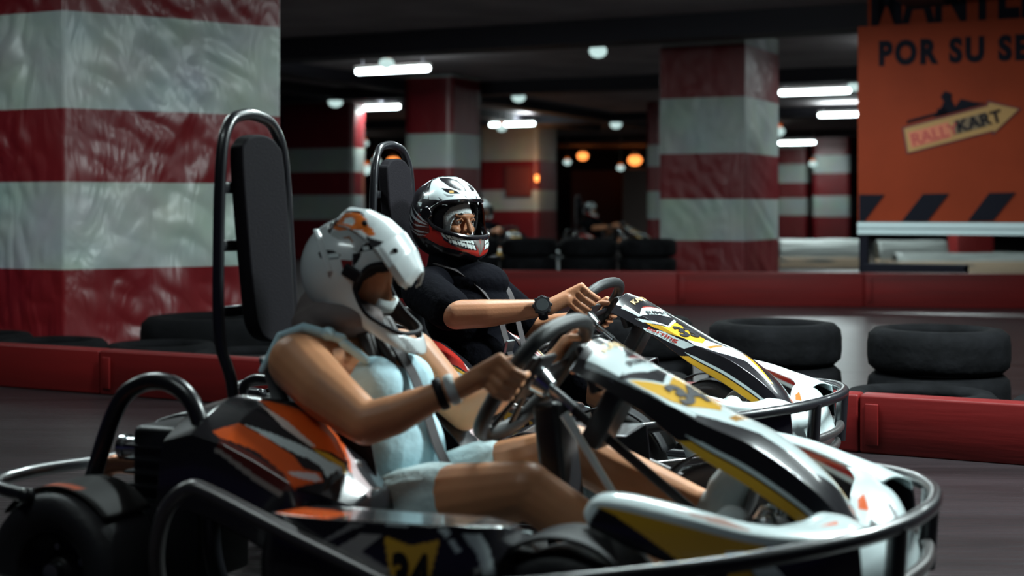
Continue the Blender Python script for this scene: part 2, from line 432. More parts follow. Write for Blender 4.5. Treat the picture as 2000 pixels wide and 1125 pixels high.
def white_barrier(x0, x1, y, z0, z1, label):
    t = empty('track_barrier', ((x0+x1)/2,y,0), 0, label, 'barrier', 'white wrapped barriers beyond the track')
    n = 24; P = []
    for i in range(n+1):
        x = (x0-x1)/2+(x1-x0)*i/n; row = []
        for (yy,zz) in ((-.22,z0),(-.18,z0+(z1-z0)*.5),(-.12,z1-.03),(0,z1),(.12,z1-.03),(.2,z0)):
            k = noise.noise(Vector((x*1.7+y,yy*4,zz*5)))*.03
            row.append((x,yy+k,zz+k*.6))
        P.append(row)
    o = link('wrapped_cover', grid_mesh('c',P), M['whitewrap'], t); 
    s = o.modifiers.new('s','SOLIDIFY'); s.thickness=.01
    bm = bmesh.new(); box(bm,(0,0,z0/2+.03),(x1-x0,.44,z0+.06),bev=.01); bobj('foot', bm, M['beigestrip'], t)
white_barrier(4.30,5.75,23.2,.10,.46,'white wrapped barrier between the large pillar and the sign leg')
white_barrier(5.85,6.95,23.0,.08,.44,'white wrapped barrier under the left part of the sign')
white_barrier(5.6,9.2,21.0,.12,.30,'long low white barrier under the right part of the sign')
M['red_tarp'] = mat('red_tarp_block', (.30,.02,.02), .5, bump=.5, bscale=4)
bm = bmesh.new(); box(bm,(0,0,.35),(.62,.5,.7),bev=.04)
o = bobj('red_block', bm, M['red_tarp']); o.location=(7.55,23.6,0); tag(o,'red wrapped block behind the white barriers under the sign','block')

# ---- red plastic kerb boards along the track
M['redboard'] = mat('red_barrier_board', (.135,.006,.006), .5, bump=.25, bscale=6, stretch=(.25,1,3), var=.55, vscale=1.6, spec=.2, bdist=.01)
def board(p0, p1, h, th, label, n):
    p0 = Vector((*p0,0)); p1 = Vector((*p1,0)); L = (p1-p0).length/n; d = (p1-p0).normalized(); rz = math.atan2(d.y,d.x)
    for i in range(n):
        c = p0 + d*L*(i+.5)
        bm = bmesh.new(); box(bm,(0,0,h/2),(L-.004,th,h),bev=.012)
        box(bm,(-L/2+.05,-th/2-.004,h*.5),(.05,.012,h*.7),bev=.003)
        o = bobj('barrier_board', bm, M['redboard']); o.location = c; o.rotation_euler=(0,0,rz)
        tag(o, label[i] if isinstance(label,list) else label,'barrier','red track barrier boards')
BD = Vector((.8926,-.4509,0))
b0 = Vector((0,6.30,0))-BD*6.2; b1 = Vector((0,6.30,0))+BD*5.4
board(b0[:2], b1[:2], .228, .10, ['near barrier red board running off the left edge','near barrier red board before the widest pillar','near barrier red board behind the near driver','near barrier red board behind the far kart','near barrier red board at the lower right, before the tyres','near barrier red board running off the right edge'], 6)
board((-1.9,14.6), (5.15,13.55), .33, .12, ['red board of the farther barrier behind the far driver','red board of the farther barrier below the large striped pillar','red board of the farther barrier below the orange sign','red board of the farther barrier at the right edge'], 4)
# ---- tyres
def tyre_mesh():
    prof = [(.205,-.085),(.24,-.10),(.285,-.095),(.312,-.07),(.318,-.03),(.318,.03),(.312,.07),(.285,.095),(.24,.10),(.205,.085),(.20,.06),(.225,.03),(.225,-.03),(.20,-.06)]
    n = 56; P = []
    for i in range(n):
        a = 2*PI*i/n; row = []
        for k,(r,z) in enumerate(prof):
            rr = r - (.006 if (k in (4,5) and i%2) else 0)
            row.append((rr*math.cos(a), rr*math.sin(a), z))
        P.append(row)
    return grid_mesh('tyre', P, closeu=True, closev=True)
TM = tyre_mesh(); TM.materials.append(M['oldrubber'])
for p in TM.polygons: p.use_smooth = True
def tyre(x, y, z, label, tilt=(0,0), sc=1, group='old tyres of the track wall'):
    o = bpy.data.objects.new('old_tyre', TM); C.objects.link(o); o.location=(x,y,z+.1*sc); o.rotation_euler=(tilt[0],tilt[1],random.random()*3); o.scale=(sc,sc,sc)
    tag(o,label,'tyre',group)
def along(s, off): p = Vector((0,6.30,0))+BD*s+Vector((.4509,.8926,0))*off; return p.x,p.y
for i, s in enumerate([-.3,.36,1.02,1.68,2.34,3.0]):
    x,y = along(s,.40)
    for k in range(1 if i!=3 else 1): tyre(x,y,0.001+k*.2, 'old tyre just behind the near barrier, '+['behind the far steering wheel','behind the far kart nose','right of the far kart nose','with its hole showing beyond the far bumper','at the right frame edge','outside the right edge'][i], sc=1.0, tilt=(0,0))
nm = ['left of all, behind the far steering wheel','behind the far kart nose','first right of the kart nose','in the middle right','near the right edge','at the right edge','beyond the right edge']
for i, s in enumerate([.1,.85,1.62,2.4,3.18,3.9]):
    x,y = along(s,1.13)
    for k in range(2): tyre(x,y,.001+k*.201, ('upper' if k else 'lower')+' tyre of the second row stack, '+nm[i], sc=1.0)
for i, s in enumerate([-3.9,-3.2,-2.5,-1.8,-1.1]):
    x,y = along(s,.50 if i%2 else .62)
    tyre(x,y,.001, 'old tyre behind the left part of the near barrier, '+['leftmost','under the widest pillar','left of the near headrest','right of the near headrest','hidden behind the near driver'][i])
for i,(x,y) in enumerate([(-1.85,8.92),(-.93,8.95),(-.0,9.1)]):
    tyre(x,y,.001,['large tyre in front of the widest pillar, seen under its tarpaulin','large tyre lying behind the near headrest foot','large tyre hidden behind the two drivers'][i],sc=1.42)
for i in range(4):
    x = -.47+i*.66; y = 16.3-i*.12
    for k in range(3): tyre(x,y,.001+k*.206,['bottom','middle','top'][k]+' tyre of the far dark stack '+['left of the far helmet','behind the far helmet','right of the far helmet','in the middle gap','left of the large pillar','against the large pillar'][i], group='far tyre wall')
for i,(px,d) in enumerate([(1538,15.1),(1628,15.9)]):
    tyre((px-1000)*d/2800,d,.001,'tyre lying right of the large striped pillar, '+['nearer the pillar','nearer the sign leg'][i],group='tyres at the foot of the sign')

# ---- the big orange sign on legs
M['signorange'] = mat('orange_sign_board', (.27,.036,.010), .65, spec=.15, var=.15, vscale=1.5)
M['signblack'] = mat('sign_black', (.010,.010,.016), .8, spec=.1)
M['signwhite'] = mat('sign_white_rail', (.60,.72,.74), .5)
M['arrowgold'] = mat('arrow_gold', (.42,.22,.06), .55)
M['arrowdark'] = mat('arrow_dark_red', (.10,.012,.016), .6)
sg = empty('warning_sign', (3.4714,14.4,0), math.radians(-25), 'large orange warning sign with black lettering and diagonal stripes at the right edge', 'sign')
sz = lambda y: .95-(y-407)*14.4/2800            # height of a picture row on the sign's left edge
SW = 3.1
bm = bmesh.new(); box(bm,(SW/2,.03,(sz(433)+sz(52))/2),(SW,.05,sz(52)-sz(433)),bev=.004); bobj('panel', bm, M['signorange'], sg, False)
bm = bmesh.new(); box(bm,(SW/2+.09,.07,(sz(56)+CEIL-.05)/2),(SW,.04,CEIL-.05-sz(56)),bev=.004); up_ = bobj('upper_panel', bm, M['signorange'], sg, False)
bm = bmesh.new(); box(bm,(SW/2,.02,(sz(433)+sz(446))/2),(SW,.07,sz(433)-sz(446)-.01)); box(bm,(SW/2,.02,(sz(447)+sz(458))/2),(SW,.07,sz(447)-sz(458)-.006)); box(bm,(SW/2,.04,(sz(433)+sz(458))/2),(SW,.03,.12)); bobj('bottom_rail', bm, M['signwhite'], sg, False)
for x in (.055, SW-.1):
    bm = bmesh.new(); box(bm,(x,.06,sz(458)/2),(.09,.09,sz(458)),bev=.005); box(bm,(x,.06,.02),(.12,.7,.04)); bobj('leg', bm, M['signblack'], sg, False)
bm = bmesh.new(); box(bm,(.56,.03,.20),(.98,.30,.395),bev=.01); bobj('ballast_box', bm, M['signblack'], sg, False)
def sgx(px):                                   # distance along the sign of a picture column
    u = (px-1000)/2800; c, s = math.cos(math.radians(25)), math.sin(math.radians(25))
    return (u*14.4-3.4714)/(c+u*s)
def sgp(px, py):
    t = sgx(px); Y = 14.4-t*math.sin(math.radians(25)); return t, .95-(py-407)*Y/2800
def flat(name, poly, m, y=-.004, th=.004, parent=sg):
    bm = bmesh.new(); a = [bm.verts.new((p[0],y-th,p[1])) for p in poly]; b = [bm.verts.new((p[0],y,p[1])) for p in poly]
    bm.faces.new(a); bm.faces.new(b[::-1]); n=len(a)
    for i in range(n): bm.faces.new((a[i],b[i],b[(i+1)%n],a[(i+1)%n]))
    return bobj(name, bm, m, parent, False)
for q in ([(1678,380),(1728,380),(1688,432.5),(1678,432.5)],[(1803,379),(1854,378),(1812,432),(1761,432.5)],[(1932,377),(1984,376),(1940,431),(1890,432)]):
    flat('hazard_stripe', [sgp(*p) for p in q], M['signblack'])
t0 = sgp(1932,377)[0]-sgp(1803,379)[0]
for k in (1,2,3,4):
    a = [sgp(*p) for p in [(1932,377),(1984,376),(1940,431),(1890,432)]]
    flat('hazard_stripe', [(p[0]+t0*k,p[1]) for p in a], M['signblack'])
x0,z0 = sgp(1716,126); x1,z1 = sgp(1716,82)
letters('lettering','POR SU SEGURIDAD',M['signblack'],sg,lambda u,v:(x0+u,-.003,z0+v),.222,bold=.055,cuts=0,wscale=.80,spacing=1.24)
letters('lettering','MANTENGA',M['signblack'],up_,lambda u,v:(x0-.10+u,.046,sz(53)+.03+v),.50,bold=.035,cuts=0,wscale=.60)
# arrow emblem
AK=14.4/16.0
A0 = sgp(1770,298); ang = math.radians(14.0)
def AR(u,v):
    u*=AK; v*=AK; return (A0[0]+.02+u*math.cos(ang)-v*math.sin(ang), A0[1]+u*math.sin(ang)+v*math.cos(ang))
flat('emblem', [AR(-.02,-.015),AR(.90,-.015),AR(.90,-.05),AR(1.25,.15),AR(.94,.33),AR(.92,.285),AR(.0,.285)], M['arrowdark'],y=-.002)
flat('emblem', [AR(0,.0),AR(.92,.0),AR(.93,-.02),AR(1.22,.15),AR(.95,.30),AR(.93,.265),AR(.02,.265)], M['arrowgold'],y=-.007)
flat('emblem', [AR(.05,.04),AR(.49,.04),AR(.49,.21),AR(.05,.21)], mat('emblem_pink',(.62,.16,.08),.6),y=-.012)
flat('emblem', [AR(.53,.06),AR(.88,.06),AR(.90,.21),AR(.55,.21)], mat('emblem_olive',(.16,.10,.05),.6),y=-.012)
def ARm(u,v): p = AR(u,v); return (p[0],-.018,p[1])
letters('lettering','RALLY',M['inkred'],sg,lambda u,v:ARm(.065+u,.06+v),.125,bold=.02,cuts=0,wscale=1.0)
letters('lettering','KART',M['signblack'],sg,lambda u,v:ARm(.56+u,.07+v),.13,bold=.03,cuts=0,wscale=1.02)
for poly in ([(.06,.315),(.50,.315),(.50,.345),(.08,.345)],[(.42,.30),(.92,.30),(.80,.35),(.68,.42),(.60,.35),(.58,.44),(.60,.50),(.54,.55),(.48,.50),(.50,.44),(.44,.36)],[(.36,.30),(.42,.38),(.50,.38),(.52,.30)]):
    flat('emblem', [AR(*p) for p in poly], M['signblack'],y=-.004)
# ------------------------------------------------------------------ go-kart (local frame: x forward, y left, z up)
WHITE=(.70,.80,.81); BLK=(.012,.011,.014); YEL=(.72,.40,.035); ORG=(.80,.115,.018); RED=(.42,.025,.018); GOLD=(.60,.38,.14); MAR=(.10,.018,.014)
FX=[.055,.11,.21,.33,.44,.55,.62,.66]; FZ=[.660,.638,.579,.516,.472,.396,.318,.262]
FW=[.105,.116,.114,.106,.096,.078,.058,.042]; FH=[.025,.030,.036,.058,.075,.072,.055,.03]
def _dense(xs,*ys):
    P=[catmull([(x,y,0) for x,y in zip(xs,yy)],12) for yy in ys]
    return [p.x for p in P[0]],[[p.y for p in q] for q in P]
FX,(FZ,FW,FH)=_dense(FX,FZ,FW,FH)
def fair_pt(x, v):
    zc=float(np.interp(x,FX,FZ)); wd=float(np.interp(x,FX,FW)); h=float(np.interp(x,FX,FH)); a=abs(v); s=1 if v>=0 else -1
    dr=float(np.interp(x,[.06,.22],[.032,.011]))
    if a<=1: return (x, v*wd, zc-dr*v*v)
    f=(a-1)*2; return (x-.01*f, s*(wd+.022*f), zc-dr-h*f)
POD_Y=(-.21,-.47)
PX=[-.78,-.70,-.62,-.54,-.46,-.40,-.355,-.335]; PR=[.485,.512,.508,.482,.432,.378,.322,.285]; PO=[.440,.462,.445,.415,.380,.352,.318,.27]
def pod_pt(x, t):
    r=float(np.interp(x,PX,PR)); o=float(np.interp(x,PX,PO))
    taper = 1 if x<-.46 else max(.35, 1-((x+.46)/.125)**2*.55)
    if t<=1:
        y=-.20-(.25*taper)*t; z=r+(o-r)*t+.035*math.sin(PI*t)*(1 if x<-.4 else .6)
    else:
        f=(t-1)/.5; y=-.20-.25*taper-.02*math.sin(f*PI/2); z=o-.16*f
    return (x,y,z)
SP=catmull([(-.42,-.56,0),(-.36,-.64,0),(-.25,-.665,0),(-.08,-.665,0),(.02,-.655,0),(.08,-.61,0),(.105,-.54,0),(.11,-.48,0)],10)
SPs=[0]
for a,b in zip(SP,SP[1:]): SPs.append(SPs[-1]+(b-a).length)
def side_pt(s, z):
    x=float(np.interp(s,SPs,[p.x for p in SP])); y=float(np.interp(s,SPs,[p.y for p in SP]))
    zt=float(np.interp(s,[0,.1,.5,.6,.72],[.335,.362,.375,.365,.33])); zb=.12
    zz=zb+(zt-zb)*z; k=.018*math.sin(PI*min(1,max(0,z)))
    c=Vector((-.12,-.45,0)); d=(Vector((x,y,0))-c).normalized()
    return (x+d.x*k, y+d.y*k, zz)
NY=[-.47,-.36,-.25,-.13,0,.13,.25,.36,.47]
NS=[ [(.47,.33),(.52,.325),(.55,.28),(.565,.20),(.56,.13)],
     [(.53,.350),(.58,.345),(.62,.30),(.64,.21),(.63,.13)],
     [(.572,.348),(.615,.345),(.665,.31),(.69,.22),(.68,.13)],
     [(.590,.345),(.635,.338),(.695,.30),(.73,.22),(.72,.13)],
     [(.605,.300),(.645,.298),(.705,.27),(.74,.20),(.735,.13)]]
NS=NS+NS[-2::-1]
def nose_grid(nu=140,nv=90):
    A=np.array(NS); ky=np.linspace(NY[0],NY[-1],nu); P=np.zeros((nu,nv,3)); U=np.zeros((nu,nv)); V=np.zeros((nu,nv))
    def cr(arr,t):
        n=len(arr)-1; i=min(int(t),n-1); f=t-i; p1,p2=arr[i],arr[i+1]; p0=arr[i-1] if i>0 else 2*p1-p2; p3=arr[i+2] if i+2<=n else 2*p2-p1
        return .5*((2*p1)+(-p0+p2)*f+(2*p0-5*p1+4*p2-p3)*f*f+(-p0+3*p1-3*p2+p3)*f**3)
    for i,y in enumerate(ky):
        tu=float(np.interp(y,NY,range(9))); row=cr(A,tu)
        for j in range(nv):
            tv=j/(nv-1)*4; q=cr(row,tv); P[i,j]=(q[0],y,q[1]); U[i,j]=y; V[i,j]=tv
    return P,U,V
ARMC=catmull([(.212,-.425,.385),(.235,-.43,.398),(.30,-.44,.402),(.42,-.44,.385),(.52,-.41,.362),(.60,-.35,.350),(.66,-.27,.345)],8)
ARMs=[0]
for a,b in zip(ARMC,ARMC[1:]): ARMs.append(ARMs[-1]+(b-a).length)
AL=ARMs[-1]
def arm_pt(s, q):
    """q 0 inner bottom .. 1 outer bottom"""
    c=Vector([float(np.interp(s,ARMs,[p[k] for p in ARMC])) for k in range(3)])
    c2=Vector([float(np.interp(min(s+.01,AL),ARMs,[p[k] for p in ARMC])) for k in range(3)]); c1=Vector([float(np.interp(max(s-.01,0),ARMs,[p[k] for p in ARMC])) for k in range(3)])
    t=(c2-c1).normalized(); n=Vector((t.y,-t.x,0)).normalized()     # outward (towards -y side)
    e=min(1,math.sqrt(max(0,s/.035))) if s<.035 else 1
    hw=.036*e; ho=float(np.interp(s,[0,.1,.3,.5],[.03,.07,.10,.13]))*e; hi=float(np.interp(s,[0,.1,.3,.5],[.03,.05,.085,.12]))*e
    if q<.25: f=q/.25; p=c-n*hw*(1-.0*f)+Vector((0,0,-hi*(1-f)))
    elif q<.6: f=(q-.25)/.35; p=c+n*hw*(2*f-1)+Vector((0,0,.012*math.sin(PI*f)*e))
    else: f=(q-.6)/.4; p=c+n*(hw+.012*math.sin(f*PI/2))+Vector((0,0,-ho*f))
    return tuple(p)
def mirror(o):
    m=o.copy(); m.scale=(1,-1,1); C.objects.link(m); return m
def surf(name,f,u0,u1,nu,v0,v1,nv,base,decals,parent,m='paint',thick=.004,smooth=True,mirr=False):
    us=np.linspace(u0,u1,nu); vs=np.linspace(v0,v1,nv)
    P=[[f(float(u),float(v)) for v in vs] for u in us]
    if mirr: P=[[(p[0],-p[1],p[2]) for p in r] for r in P]
    me=grid_mesh(name,P); U,V=np.meshgrid(us,vs,indexing='ij'); paint(me,U,V,base,decals)
    o=link(name,me,M[m],parent,smooth)
    s=o.modifiers.new('s','SOLIDIFY'); s.thickness=thick; s.offset=0
    return o
TOOTH=(.70,.78,.76)
def POD_DEC(C): return [(C,[(-0.6431,0.383),(-0.6115,0.312),(-0.5667,0.161),(-0.4983,0.111),(-0.443,0.211),(-0.3956,0.362),(-0.3798,0.503),(-0.3982,0.493),(-0.4298,0.493),(-0.4588,0.604),(-0.5457,0.544)]),
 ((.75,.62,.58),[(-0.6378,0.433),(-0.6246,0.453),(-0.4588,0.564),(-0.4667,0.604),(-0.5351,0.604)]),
 ((.72,.55,.56),[(-0.4377,0.232),(-0.3982,0.342),(-0.3587,0.473),(-0.3508,0.695),(-0.3666,0.674),(-0.3982,0.443)]),  # pinkish highlight along the ridge, painted into the colour
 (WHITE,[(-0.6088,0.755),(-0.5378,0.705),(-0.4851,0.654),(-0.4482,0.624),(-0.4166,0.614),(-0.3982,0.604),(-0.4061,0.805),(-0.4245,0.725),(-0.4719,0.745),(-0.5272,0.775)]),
 (YEL,[(-0.4588,0.604),(-0.4298,0.534),(-0.3956,0.534),(-0.3982,0.604),(-0.4166,0.614)]),
 (C,[(-0.6641,0.916),(-0.622,0.775),(-0.6062,0.765),(-0.4772,0.785),(-0.4456,0.826),(-0.4193,0.785),(-0.4061,0.856),(-0.4403,1.017),(-0.4746,0.956),(-0.5536,0.916),(-0.6352,0.956)]),
 (BLK,[(-0.4746,0.785),(-0.4535,0.715),(-0.4272,0.715),(-0.4166,0.755),(-0.4324,0.795),(-0.4561,0.815)]),
 ((.80,.70,.70),[(-0.4693,0.936),(-0.4561,0.886),(-0.4245,0.815),(-0.4087,0.846),(-0.4166,0.886),(-0.4509,0.926)]),  # pale glint on the lower bulge, painted into the colour
 (MAR,[(-0.6325,0.966),(-0.5588,0.946),(-0.4746,0.956),(-0.4403,1.017),(-0.464,1.067),(-0.5457,1.107),(-0.6352,1.037)]),
 ((.30,.27,.25),[(-0.6404,1.027),(-0.5457,1.067),(-0.464,1.077),(-0.4719,1.117),(-0.5483,1.107),(-0.6404,1.057)])]
SIDE_DEC=[((.35,.33,.32),[(0.2697,0.787),(0.3222,0.921),(0.3643,0.921),(0.3257,0.787),(0.3853,0.674),(0.3748,0.652),(0.3117,0.73),(0.2802,0.775)]),
 ((.25,.24,.24),[(0.2382,0.831),(0.2942,0.978),(0.3327,0.989),(0.3012,0.944),(0.2522,0.843)]),
 (YEL,[(0.3678,0.91),(0.4238,0.854),(0.4763,0.91),(0.4588,0.652),(0.3853,0.629),(0.3783,0.73)]),
 (WHITE,[(0.5149,0.955),(0.5499,0.944),(0.5639,0.854),(0.5744,0.652),(0.5499,0.663),(0.5394,0.82),(0.5219,0.91)]),
 (WHITE,[(0.4728,0.978),(0.4904,0.978),(0.4974,0.944),(0.4869,0.921)]),
 (WHITE,[(0.4904,0.899),(0.5009,0.899),(0.5149,0.831),(0.5044,0.82)]),
 (WHITE,[(0.3643,1.0),(0.3923,1.0),(0.4378,1.0),(0.4378,1.0),(0.3923,0.978),(0.3713,0.978)])]
ARM_DEC=[(BLK,[(.05,.66),(.7,.66),(.7,1.1),(.02,1.1)]),(BLK,[(.15,-.1),(.7,-.1),(.7,.16),(.2,.16)]),(YEL,[(.04,.65),(.34,.65),(.33,.90),(.22,.98),(.12,.80)]),(RED,[(.15,.20),(.7,.20),(.7,.25),(.2,.25)])]+[((.45,.28,.24),[(0.1826,0.525),(0.2354,0.492),(0.2642,0.458),(0.3171,0.542),(0.3123,0.576),(0.2402,0.559)])]
NOSE_DEC=[((.75,.12,.02),[(-0.3077,0.944),(-0.2401,0.944),(-0.1927,1.034),(-0.2468,1.528),(-0.2874,1.169)]),
 ((.75,.12,.02),[(0.0913,0.36),(0.1183,0.629),(0.0642,0.944),(0.0575,0.494)]),
 ((.25,.25,.26),[(0.1183,1.483),(0.1319,1.573),(0.0913,1.933),(0.071,1.798)]),
 (BLK,[(-0.1183,1.258),(0.0575,1.034),(0.0169,1.393),(-0.1386,1.663)])]
FAIR_DEC_N=[(WHITE,[(.30,-1.33),(.66,-1.33),(.66,-1.27),(.34,-1.27)]),(YEL,[(.28,-1.6),(.66,-1.6),(.66,-1.36),(.32,-1.36)]),(WHITE,[(.30,1.33),(.66,1.33),(.66,1.27),(.34,1.27)]),(YEL,[(.28,1.6),(.66,1.6),(.66,1.36),(.32,1.36)])]+[(WHITE,[(0.0771,-0.927),(0.0789,-0.369),(0.0826,0.264),(0.123,0.008),(0.1543,-0.716),(0.1543,-0.942),(0.1543,-1.063),(0.0807,-1.168)]),
 (GOLD,[(0.0863,0.279),(0.1028,0.475),(0.1249,0.626),(0.1378,0.686),(0.1212,0.58),(0.1028,0.55)]),
 (WHITE,[(0.1322,-0.173),(0.1506,0.746),(0.18,0.852),(0.1837,-0.158),(0.1561,-0.912),(0.1506,-0.626)]),
 ((.30,.03,.02),[(0.1341,-0.128),(0.1378,0.671),(0.1506,0.746),(0.1378,-0.173)]),
 (WHITE,[(0.2205,-0.249),(0.1892,0.852),(0.2003,0.912),(0.2279,-0.113),(0.2242,-0.384),(0.1727,-1.003),(0.169,-0.957)]),
 (YEL,[(0.1709,-0.972),(0.2242,-0.339),(0.2279,-0.098),(0.2003,0.897),(0.3106,0.897),(0.3345,0.188),(0.2904,-0.641),(0.2573,-0.852),(0.2168,-0.957)]),
 (WHITE,[(0.0807,-1.168),(0.1543,-1.063),(0.1709,-0.972),(0.2168,-0.957),(0.2573,-0.882),(0.3124,-0.791),(0.3143,-0.912),(0.2573,-1.018),(0.1727,-1.078),(0.0844,-1.229)]),
 (WHITE,[(0.2573,-0.882),(0.2904,-0.671),(0.3345,0.158),(0.3124,0.912),(0.3345,0.927),(0.3621,0.942),(0.4062,0.942),(0.4448,-0.128),(0.4007,-0.324),(0.3474,-0.52),(0.3124,-0.761)]),
 (WHITE,[(0.397,0.927),(0.4393,0.957),(0.4835,0.957),(0.5313,0.957),(0.5772,0.897),(0.5828,0.656),(0.5423,-0.143),(0.489,-0.158),(0.4375,-0.219)]),
 ((.45,.22,.03),[(0.3603,-0.113),(0.3566,0.746),(0.3768,0.852),(0.3823,0.58),(0.3768,-0.128)]),
 (YEL,[(0.4559,0.972),(0.5037,0.972),(0.5644,0.942),(0.5993,0.927),(0.5956,0.701),(0.5423,0.897),(0.4779,0.957)])]
FAIR_DEC_F=[(WHITE,[(.30,-1.33),(.66,-1.33),(.66,-1.27),(.34,-1.27)]),(YEL,[(.28,-1.6),(.66,-1.6),(.66,-1.36),(.32,-1.36)]),(WHITE,[(.30,1.33),(.66,1.33),(.66,1.27),(.34,1.27)]),(YEL,[(.28,1.6),(.66,1.6),(.66,1.36),(.32,1.36)])]+[(WHITE,[(0.0844,-0.882),(0.1469,-1.018),(0.1433,-1.093),(0.0789,-1.108)]),
 (WHITE,[(0.1341,-0.626),(0.1653,0.369),(0.2076,0.128),(0.1451,-1.078)]),
 ((.30,.03,.02),[(0.1322,-0.505),(0.1617,0.399),(0.1653,0.369),(0.1341,-0.611)]),
 (WHITE,[(0.1359,-1.259),(0.1469,-1.168),(0.2315,-0.776),(0.2187,0.098),(0.226,0.068),(0.2315,-0.113),(0.2371,-0.837),(0.1617,-1.229)]),
 (YEL,[(0.1617,-1.198),(0.226,-0.972),(0.2371,-0.837),(0.2315,-0.083),(0.3345,-0.098),(0.3437,-0.611),(0.3033,-0.942),(0.2297,-1.138),(0.1929,-1.198)]),
 (WHITE,[(0.169,-1.44),(0.2315,-1.138),(0.3143,-1.018),(0.3272,-1.033),(0.3033,-1.244),(0.1819,-1.5)]),
 (WHITE,[(0.3033,-0.972),(0.3437,-0.626),(0.3364,-0.113),(0.3952,0.083),(0.4448,0.505),(0.4963,0.083),(0.5644,-0.279),(0.557,-0.611),(0.4779,-0.249),(0.4412,-0.626),(0.4062,-0.867),(0.3584,-0.942),(0.329,-1.018)]),
 ((.38,.18,.03),[(0.3584,-0.822),(0.386,0.038),(0.3934,-0.128),(0.375,-0.807)]),
 (YEL,[(0.443,0.58),(0.4724,0.641),(0.5681,-0.369),(0.5607,-0.415),(0.4963,0.083)])]
